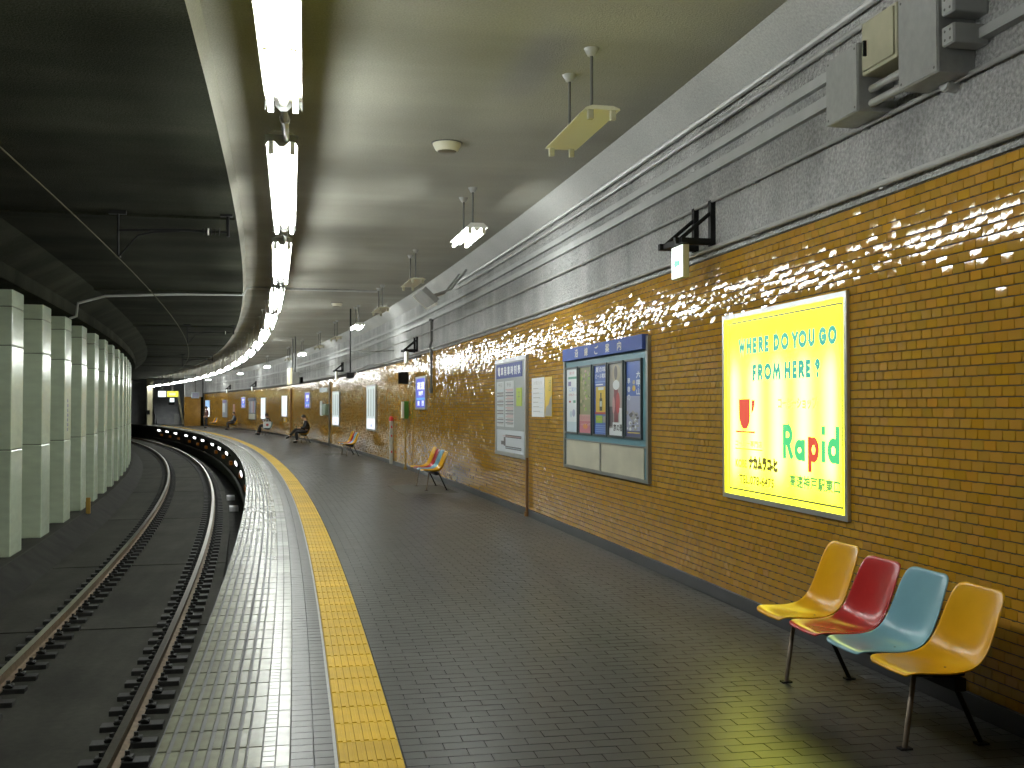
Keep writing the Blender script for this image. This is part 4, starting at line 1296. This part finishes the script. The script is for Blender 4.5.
# ------------------------------------------------------------------ moulded shell benches
def seat_mesh(m):
    prof = [(-0.262, -0.012), (-0.255, 0.004), (-0.22, 0.006), (-0.14, -0.006), (-0.05, -0.018), (0.03, -0.018), (0.085, -0.004), (0.128, 0.034), (0.156, 0.095), (0.180, 0.175), (0.204, 0.262), (0.223, 0.328), (0.230, 0.350), (0.236, 0.358)]
    wid = [0.150, 0.180, 0.198, 0.207, 0.211, 0.212, 0.212, 0.211, 0.209, 0.206, 0.202, 0.190, 0.168, 0.125]
    n = 12
    top = []
    for i, ((x, z), w) in enumerate(zip(prof, wid)):
        a = prof[max(i - 1, 0)]; b_ = prof[min(i + 1, len(prof) - 1)]
        d = Vector((b_[0] - a[0], 0, b_[1] - a[1])).normalized()
        nrm = Vector((-d.z, 0, d.x))
        curl = (0.008, 0.012, 0.016, 0.022, 0.032, 0.046, 0.060, 0.060, 0.050, 0.040, 0.030, 0.018, 0.010, 0.004)[i]
        ring = []
        for k in range(n + 1):
            u = -1 + 2 * k / n
            q = Vector((x, u * w, z)) + nrm * (curl * abs(u) ** 2.6)
            if i <= 1: q.z -= 0.004 * (1 - abs(u))
            ring.append((q, nrm))
        top.append(ring)
    vs, fs = [], []
    R, C = len(top), n + 1
    for ring in top:
        for q, nr in ring: vs.append(q)
    for ring in top:
        for q, nr in ring: vs.append(q - nr * 0.011)
    o2 = R * C
    for i in range(R - 1):
        for k in range(n):
            a = i * C + k
            fs.append((a, a + 1, a + C + 1, a + C))
            fs.append((o2 + a, o2 + a + C, o2 + a + C + 1, o2 + a + 1))
    for k in range(n):
        fs.append((k, o2 + k, o2 + k + 1, k + 1))
        a = (R - 1) * C + k
        fs.append((a, a + 1, o2 + a + 1, o2 + a))
    for i in range(R - 1):
        a = i * C
        fs.append((a, a + C, o2 + a + C, o2 + a))
        a = i * C + n
        fs.append((a, o2 + a, o2 + a + C, a + C))
    # turned-down rolled rim
    mb = MB()
    mb.add(vs, fs, 0, True)
    me = mb.mesh('seat', m)
    t_ = bpy.data.objects.new('t', me)
    COL.objects.link(t_)
    md = t_.modifiers.new('s', 'SUBSURF'); md.levels = 1; md.render_levels = 1
    dg = bpy.context.evaluated_depsgraph_get()
    me2 = bpy.data.meshes.new_from_object(t_.evaluated_get(dg))
    bpy.data.objects.remove(t_)
    me2.name = 'seat'
    return me2


SEATS = {k: seat_mesh(M['seat_' + k]) for k in ('yellow', 'red', 'blue')}


def make_bench(s, label, v=2.925, order=('yellow', 'blue', 'red', 'yellow')):
    o = thing('bench', label, 'bench', s, v, 0.0, 'four-seat shell benches along the wall')
    for i, c in enumerate(order):
        y = -0.645 + 0.43 * i
        st = link('seat', SEATS[c], o, Matrix.Translation((-0.02, y - 0.02, 0.400)) @ Matrix.Diagonal((1, 1, (1.0, 1.03, 1.03, 1.11)[i], 1)))
        st['label'] = {'yellow': 'yellow shell seat', 'blue': 'light blue shell seat', 'red': 'red shell seat'}[c]
        MB().box(-0.09, 0.07, -0.09, 0.09, -0.035, -0.024).tube([(0.03, 0, -0.03), (0.03, 0, -0.014)], 0.007, 6).build('seat_bracket', M['black'], st)
    MB().box(-0.03, 0.03, -0.80, 0.80, 0.305, 0.364, ch=0.004).build('beam', M['black'], o)
    for y in (-0.62, 0.62):
        for x, xt, m_ in ((-0.175, -0.125, M['rust_leg']), (0.225, 0.06, M['black'])):
            lg = MB()
            lg.tube([(0.0, y, 0.335), (xt, y, 0.342), (x, y, 0.006)], 0.013, 8)
            lg.build('leg', m_, o)
            MB().box(x - 0.03, x + 0.03, y - 0.022, y + 0.022, 0.0, 0.010).build('foot_plate', M['black'], o)
    return o


make_bench(5.755, 'nearest bench of yellow, red and light blue shell seats under the yellow advertisement')
make_bench(21.52, 'second bench of coloured shell seats, standing between the timetable board and the emergency box', v=2.86)
make_bench(36.45, 'third bench, empty coloured shell seats left of the tall white lit advertisement', v=2.93)
make_bench(50.3, 'fourth bench, the one the man in black sits on', v=2.93)
make_bench(64.5, 'fifth bench, with the person holding a white bag', v=2.93, order=('blue', 'yellow', 'red', 'yellow'))
make_bench(79.95, 'sixth bench, with the person in slate blue', v=2.93)
make_bench(89.2, 'farthest bench of shell seats near the standing person', v=2.93)

# ------------------------------------------------------------------ people
def skinned(name, chains, m, sub=1):
    """chains: list of [(x,y,z,r), ...]; a chain may start with an index tag ('j', name) already placed"""
    bm = bmesh.new()
    sl = bm.verts.layers.skin.verify()
    cache = {}

    def vert(q):
        key = tuple(round(c, 4) for c in q[:3])
        if key not in cache:
            w = bm.verts.new(q[:3])
            w[sl].radius = (q[3], q[3] if len(q) < 5 else q[4])
            cache[key] = w
        return cache[key]
    for ci, c in enumerate(chains):
        prev = None
        for q in c:
            w = vert(q)
            if prev is not None and prev is not w and bm.edges.get((prev, w)) is None:
                bm.edges.new((prev, w))
            prev = w
    first = vert(chains[0][0])
    first[sl].use_root = True
    me = bpy.data.meshes.new(name)
    bm.to_mesh(me)
    bm.free()
    o = bpy.data.objects.new(name, me)
    COL.objects.link(o)
    o.modifiers.new('skin', 'SKIN')
    ss_ = o.modifiers.new('sub', 'SUBSURF')
    ss_.levels = sub; ss_.render_levels = sub
    dg = bpy.context.evaluated_depsgraph_get()
    me2 = bpy.data.meshes.new_from_object(o.evaluated_get(dg))
    bpy.data.objects.remove(o)
    me2.name = name
    me2.materials.clear()
    me2.materials.append(m)
    me2.polygons.foreach_set('use_smooth', [True] * len(me2.polygons))
    return me2


def head_mesh(c, pitch):
    """head turned to -x, tilted down by pitch: one shaped egg with face features"""
    b = MB()
    T = Matrix.Translation(c) @ Matrix.Rotation(-pitch, 4, 'Y')
    nu, nv = 16, 12
    vs = []
    for j in range(nv + 1):
        th = math.pi * j / nv
        for i in range(nu):
            ph = 2 * math.pi * i / nu
            x, y, z = math.sin(th) * math.cos(ph), math.sin(th) * math.sin(ph), math.cos(th)
            jaw = 1 - 0.28 * max(0, -z) ** 1.2
            q = Vector((x * 0.098 * (jaw if x > 0 else 1 - 0.10 * max(0, -z)), y * 0.076 * jaw, z * 0.118))
            if x < 0:
                face = max(0, -x) ** 3
                nose = math.exp(-((z + 0.12) / 0.16) ** 2 - (y / 0.16) ** 2)
                eye = math.exp(-((z - 0.06) / 0.1) ** 2) * (math.exp(-((y - 0.4) / 0.18) ** 2) + math.exp(-((y + 0.4) / 0.18) ** 2))
                q.x += -0.028 * nose * face + 0.009 * eye
                q.x += -0.010 * face * math.exp(-((z + 0.62) / 0.2) ** 2)
            vs.append(T @ q)
    fs = []
    for j in range(nv):
        for i in range(nu):
            fs.append((j * nu + i, j * nu + (i + 1) % nu, (j + 1) * nu + (i + 1) % nu, (j + 1) * nu + i))
    b.add(vs, fs, 0, True)
    for sy in (-1, 1):
        b.tube([T @ Vector((0.005, sy * 0.072, 0.022)), T @ Vector((0.012, sy * 0.088, 0.0)), T @ Vector((0.004, sy * 0.076, -0.03))], [0.010, 0.014, 0.008], 6)
    return b, T


def hair_mesh(T, long=0.0):
    b = MB()
    nu, nv = 16, 9
    vs = []
    for j in range(nv + 1):
        for i in range(nu):
            ph = 2 * math.pi * i / nu
            front = max(0, -math.cos(ph))
            thmax = math.radians(112 + long * 30) * (1 - front) + math.radians(52) * front
            th = thmax * j / nv
            x, y, z = math.sin(th) * math.cos(ph), math.sin(th) * math.sin(ph), math.cos(th)
            vs.append(T @ Vector((x * 0.108 + 0.004, y * 0.086, z * 0.128 + 0.003)))
    fs = [(j * nu + i, j * nu + (i + 1) % nu, (j + 1) * nu + (i + 1) % nu, (j + 1) * nu + i) for j in range(nv) for i in range(nu)]
    b.add(vs, fs, 0, True)
    return b


def hand_chains(w, d, n):
    """five fingers of unequal length from the wrist w along d, palm normal n"""
    w, d, n = Vector(w), Vector(d).normalized(), Vector(n).normalized()
    side = d.cross(n).normalized()
    palm = w + d * 0.045
    out = [[(*w, 0.024), (*palm, 0.030)]]
    for k, ln in enumerate((0.062, 0.074, 0.068, 0.052)):
        b0 = palm + side * (0.026 - 0.018 * k) + d * 0.035
        b1 = b0 + d * ln * 0.5 - n * 0.006
        b2 = b1 + (d * 0.75 - n * 0.65) * ln * 0.5
        out.append([(*palm, 0.030), (*b0, 0.0095), (*b1, 0.009), (*b2, 0.0075)])
    t0 = w + d * 0.02 + side * 0.028
    t1 = t0 + (d * 0.7 + side * 0.6 - n * 0.2) * 0.035
    t2 = t1 + (d * 0.9 + side * 0.1 - n * 0.4) * 0.028
    out.append([(*w, 0.024), (*t0, 0.012), (*t1, 0.010), (*t2, 0.008)])
    return out


def person(label, s, v, J, top, bottom, pitch, long=0.0, shirt=None, sleeves=True):
    """J: joints in local metres, -x is towards the track"""
    o = thing('person', label, 'person', s, v, 0.0)
    pel, chest, neck = J['pelvis'], J['chest'], J['neck']
    head = Vector(J['head'])
    body = [[(*pel, 0.11, 0.13), (*((Vector(pel) + Vector(chest)) / 2), 0.10, 0.13), (*chest, 0.105, 0.145), (*neck, 0.05), (*(head + Vector((0.02, 0, -0.07))), 0.05)]]
    hands = []
    for sd in ('l', 'r'):
        body.append([(*chest, 0.105, 0.145), (*J['sh_' + sd], 0.055), (*J['el_' + sd], 0.042), (*J['wr_' + sd], 0.028)])
        dirn = Vector(J['wr_' + sd]) - Vector(J['el_' + sd])
        nn = J.get('palm', (0, 0, 1))
        ch = hand_chains(J['wr_' + sd], J.get('hd_' + sd, dirn), nn)
        ch[0][0] = (*J['wr_' + sd], 0.026)
        for c in ch:
            if (Vector(c[0][:3]) - Vector(J['wr_' + sd])).length < 1e-6:
                c[0] = (*J['wr_' + sd], 0.026)
        body += ch
        hipq = J['hip_' + sd]
        body.append([(*pel, 0.11, 0.13), (*hipq, 0.085), (*J['kn_' + sd], 0.058), (*J['an_' + sd], 0.034), (*J['toe_' + sd], 0.02)])
    bme = skinned('body', body, M['skin'])
    bm = bmesh.new()
    bm.from_mesh(bme)
    hb, T = head_mesh(head, pitch)
    hm = hb.mesh('h', M['skin'])
    bm.from_mesh(hm)
    bm.to_mesh(bme)
    bm.free()
    bme.polygons.foreach_set('use_smooth', [True] * len(bme.polygons))
    link('body', bme, o)
    hair_mesh(T, long).build('hair', M['hair'], o)
    jk = [[(*pel, 0.155, 0.175), (*((Vector(pel) + Vector(chest)) / 2), 0.15, 0.185), (*chest, 0.155, 0.20), (*(Vector(neck) + Vector((0.01, 0, -0.03))), 0.066)]]
    for sd in ('l', 'r'):
        w = Vector(J['el_' + sd]).lerp(Vector(J['wr_' + sd]), 0.9 if sleeves else 0.05)
        jk.append([(*chest, 0.155, 0.20), (*J['sh_' + sd], 0.09), (*J['el_' + sd], 0.072), (*w, 0.05)])
    link('jacket', skinned('jacket', jk, top), o)
    tr = [[(*pel, 0.13, 0.155), (*(Vector(pel) + Vector((0, 0, 0.09))), 0.12, 0.145)]]
    for sd in ('l', 'r'):
        w = Vector(J['kn_' + sd]).lerp(Vector(J['an_' + sd]), 0.93)
        tr.append([(*pel, 0.13, 0.155), (*J['hip_' + sd], 0.115), (*J['kn_' + sd], 0.092), (*w, 0.07)])
    link('trousers', skinned('trousers', tr, bottom), o)
    for sd in ('l', 'r'):
        an, toe = Vector(J['an_' + sd]), Vector(J['toe_' + sd])
        heel = an + (an - toe).normalized() * 0.03
        dz = Vector((0, 0, -0.028 if an.z < 0.15 else -0.01))
        link('shoe', skinned('shoe', [[(*(heel + dz), 0.058), (*(an.lerp(toe, 0.5) + dz * 0.6), 0.058), (*(toe + (toe - an).normalized() * 0.03), 0.045)]], M['shoe']), o)
    if shirt:
        c = Vector(chest)
        MB().prism([(-0.05, 0.16), (0.05, 0.16), (0.015, -0.10), (-0.015, -0.10)], lambda a, b_, d: (c.x - 0.118 - d - 0.02 * (b_ < 0), a, c.z + b_ - 0.02), 0.0, 0.012).build('shirt_front', shirt, o)
    return o


seat_z = 0.48
man = dict(pelvis=(0.06, 0, 0.49), chest=(0.05, 0, 0.86), neck=(0.0, 0, 1.03), head=(-0.08, 0, 1.15),
           sh_l=(0.03, -0.19, 0.95), el_l=(-0.04, -0.23, 0.68), wr_l=(-0.25, -0.09, 0.67), sh_r=(0.03, 0.19, 0.95), el_r=(-0.04, 0.23, 0.68), wr_r=(-0.25, 0.09, 0.67),
           hip_l=(0.0, -0.10, 0.49), kn_l=(-0.42, -0.11, 0.52), an_l=(-0.38, -0.11, 0.085), toe_l=(-0.53, -0.12, 0.04),
           hip_r=(0.0, 0.10, 0.50), kn_r=(-0.42, 0.02, 0.62), an_r=(-0.72, -0.02, 0.30), toe_r=(-0.86, -0.02, 0.23), palm=(0, 0, 1))
person('man in black with bowed head and crossed legs sitting on a yellow seat', 49.66, 2.93, man, M['suit'], M['suit'], 0.5, shirt=M['shirt_white'])
wom = dict(man)
wom.update(dict(pelvis=(0.06, 0, 0.49), head=(-0.06, 0, 1.13), kn_r=(-0.42, 0.11, 0.52), an_r=(-0.42, 0.11, 0.085), toe_r=(-0.57, 0.12, 0.04), kn_l=(-0.43, -0.09, 0.56), an_l=(-0.56, -0.07, 0.12), toe_l=(-0.70, -0.07, 0.07)))
person('person in black sitting behind a white bag with red print', 64.3, 2.93, wom, M['suit'], M['suit'], 0.45, long=0.6)
third = dict(man)
third.update(dict(chest=(0.10, 0, 0.86), neck=(0.07, 0, 1.04), head=(0.02, 0, 1.16), kn_r=(-0.42, 0.11, 0.52), an_r=(-0.40, 0.11, 0.085), toe_r=(-0.55, 0.12, 0.04), sh_l=(0.09, -0.19, 0.95), sh_r=(0.09, 0.19, 0.95)))
person('person in slate blue top and dark trousers sitting far along the platform', 79.7, 2.93, third, M['shirt_blue'], M['trousers'], 0.2)
std = dict(pelvis=(0, 0, 0.92), chest=(0.02, 0, 1.25), neck=(0.0, 0, 1.43), head=(-0.03, 0, 1.57),
           sh_l=(0.01, -0.18, 1.35), el_l=(0.03, -0.22, 1.07), wr_l=(-0.12, -0.16, 0.93), sh_r=(0.01, 0.18, 1.35), el_r=(0.03, 0.22, 1.07), wr_r=(-0.12, 0.16, 0.93),
           hip_l=(0, -0.09, 0.86), kn_l=(-0.02, -0.10, 0.48), an_l=(0.02, -0.10, 0.085), toe_l=(-0.13, -0.11, 0.04), hip_r=(0, 0.09, 0.86), kn_r=(-0.03, 0.10, 0.48), an_r=(0.0, 0.10, 0.085), toe_r=(-0.15, 0.11, 0.04), palm=(0, 1, 0))
person('person in a brown top standing at the far end of the platform', 87.1, 2.05, std, M['shirt_brown'], M['trousers'], 0.1, long=0.6, shirt=M['shirt_white'])
o = thing('shopping_bag', 'white paper bag with a red print on the light blue seat by the seated person', 'bag', 63.86, 2.86, 0.385)
MB().prism([(-0.24, 0.0), (0.22, 0.0), (0.20, 0.40), (-0.22, 0.40)], lambda a, c, d: (a, d, c), -0.09, 0.09).build('bag_body', M['paper'], o)
MB().prism([(-0.09, 0.16), (0.02, 0.12), (0.07, 0.2), (0.03, 0.28), (-0.08, 0.27)], lambda a, c, d: (a, d, c), -0.093, -0.09).build('print', M['red'], o)
for y in (-0.05, 0.05):
    MB().tube([(-0.1, y, 0.39), (-0.07, y, 0.52), (0.05, y, 0.52), (0.08, y, 0.39)], 0.006, 6).build('handle', M['paper'], o)

# ------------------------------------------------------------------ below the platform edge: gap lights, reflectors, pipe
gl = [32.2, 38.0, 46.4, 52.2, 57.6, 64.7, 70.4, 76.1, 83.3, 88.8, 94.2]
tube_w = emitmat('lit_gap_tube', (1.0, 0.98, 1.0), 9.0)
for i, s in enumerate(gl):
    o = thing('gap_light', 'white twin light under the platform edge, %s from the camera' % ordn[i], 'light', s, -0.69, -0.30, 'lights under the platform edge')
    MB().box(0.0, 0.19, -0.95, 0.95, -0.075, 0.075, ch=0.01).build('housing', M['black'], o)
    for y in (-0.45, 0.45):
        MB().box(-0.012, 0.0, y - 0.36, y + 0.36, -0.045, 0.045).build('lit_panel', tube_w, o)
    a = thing('glowing_amber_reflector', 'amber reflector with a faint added glow below the platform edge, %s from the camera' % ordn[i], 'reflector', s - 0.7, -0.62, -0.66, 'amber reflectors under the platform edge')
    MB().box(0.0, 0.12, -0.35, 0.35, -0.075, 0.075, ch=0.01).build('reflector_body', M['amber'], a)
gp_ = sweep('edge_pipe', circle_sec(-0.62, -0.98, 0.05, 8), S0 + 0.1, 98, M['dark_pipe'], closed=True, caps=True)
tag(gp_, 'dark pipe running along the platform face below the edge', 'pipe')

# ------------------------------------------------------------------ the far end: return wall, stairs, signs
def fbox(name, s0, s1, v0, v1, z0, z1, m, parent=None):
    sc = (s0 + s1) / 2
    return MB().box(v0, v1, s0 - sc, s1 - sc, z0, z1).build(name, m, parent, frame(sc, 0, 0))


we = fbox('wall_end', 110.0, 110.4, -3.0, WALL + 3, 0, 4.35, M['stairgrey'])
tag(we, kind='structure')
rw = fbox('wall_return', 96.6, 96.9, 1.72, 3.05, 0, 2.52, mat('far_ochre_tile', (0.33, 0.17, 0.022), 0.3, noise=(3, 0.2)))
tag(rw, kind='structure')
ru = fbox('wall_return_upper', 96.62, 96.9, 1.72, 3.2, 2.52, 4.35, M['concrete'])
tag(ru, kind='structure')
op = fbox('wall_recess', 97.6, 97.7, 2.9, WALL + .6, 0, 4.35, M['soot'])
tag(op, kind='structure')
st = thing('staircase', 'grey staircase rising behind the hanging yellow sign at the far end', 'staircase', 106.0, 1.75, 0.0)
for i in range(11):
    MB().box(-0.95, 1.25, i * 0.25, 3.5, i * 0.17, (i + 1) * 0.17).build('step', M['stairgrey'], st)
b = MB()
b.prism([(0.72, 3.1), (0.98, 3.1), (1.42, 0.0), (1.30, 0.0)], lambda a, c, d: (a, d, c), -0.25, -0.12)
b.build('side_panel', M['beige_paint'], st)
MB().tube([(-1.15, -0.1, 0.0), (-1.15, -0.1, 0.9), (-1.15, 0.4, 1.05), (-1.15, 1.9, 2.2)], 0.04, 8).build('handrail', M['alu'], st)
MB().box(0.55, 1.0, -0.15, -0.05, 0.0, 1.0).build('barrier', M['grey_metal'], st)
o = thing('end_column', 'beige column with a yellow band at the far end of the platform edge', 'column', 105.0, -0.05, 0.0)
MB().box(-0.25, 0.25, -0.2, 0.2, -0.1, 4.2, ch=0.02).build('column_body', M['beige_paint'], o)
MB().box(-0.255, 0.0, -0.206, 0.0, 0.95, 1.35).build('band', M['yellow'], o)
o = thing('hanging_sign', 'white lit panel hanging beside the yellow sign at the far end', 'sign', 92.0, -0.73, 2.45)
MB().box(-0.31, 0.31, 0, 0.15, 0, 0.49).build('sign_box', M['grey_metal'], o)
MB().box(-0.30, 0.30, -0.01, 0, 0.01, 0.48).build('lit_panel', emitmat('lit_white_sign', (0.9, 0.97, 1.0), 1.5), o)
MB().tube([(0, 0.08, 0.49), (0, 0.08, 1.9)], 0.03, 8).build('pole', M['dark_pipe'], o)
o = thing('hanging_sign', 'yellow lit exit sign hanging at the far end of the platform', 'sign', 92.0, 0.10, 2.45)
MB().box(-0.45, 0.45, 0, 0.15, 0, 0.49).build('sign_box', M['grey_metal'], o)
f = MB().box(-0.44, 0.44, -0.01, 0, 0.01, 0.48).build('lit_panel', emitmat('lit_yellow_sign', (0.95, 0.9, 0.06), 1.1), o)
MB().box(-0.28, 0.22, -0.013, -0.01, 0.14, 0.34).build('lettering', emitmat('lit_pale_lettering', (1.0, 0.97, 0.45), 1.2), o)
MB().tube([(0, 0.08, 0.49), (0, 0.08, 1.9)], 0.03, 8).build('pole', M['dark_pipe'], o)
o = thing('hanging_sign', 'small white lit sign just below the yellow one, above a dark camera housing', 'sign', 92.0, 0.05, 2.04)
MB().box(-0.18, 0.18, 0, 0.1, 0, 0.33).build('sign_box', M['grey_metal'], o)
MB().box(-0.17, 0.17, -0.01, 0, 0.01, 0.32).build('lit_panel', emitmat('lit_white_small_sign', (0.85, 1.0, 1.0), 1.4), o)
MB().box(-0.25, 0.2, -0.05, 0.15, -0.22, -0.02, ch=0.02).build('camera_housing', M['black'], o)
MB().tube([(0, 0.07, 0.33), (0, 0.07, 0.41)], 0.02, 6).build('pole', M['dark_pipe'], o)
o = thing('wall_box', 'white box sign high on the tiled return wall at the far end', 'sign', 92.0, 1.9, 2.35)
MB().box(-0.30, 0.30, 0, 0.25, 0, 0.5, ch=0.01).build('sign_box', C_['pale'], o)
MB().box(-0.25, 0.25, -0.01, 0, 0.05, 0.45).build('panel', C_['lilac'], o)
MB().tube([(0, 0.12, 0.5), (0, 0.12, 2.0)], 0.03, 8).build('pole', M['dark_pipe'], o)
dw = fbox('wall_tunnel', 126, 126.3, -9.5, -0.4, -1.6, 4.3, M['black'])
tag(dw, kind='structure')
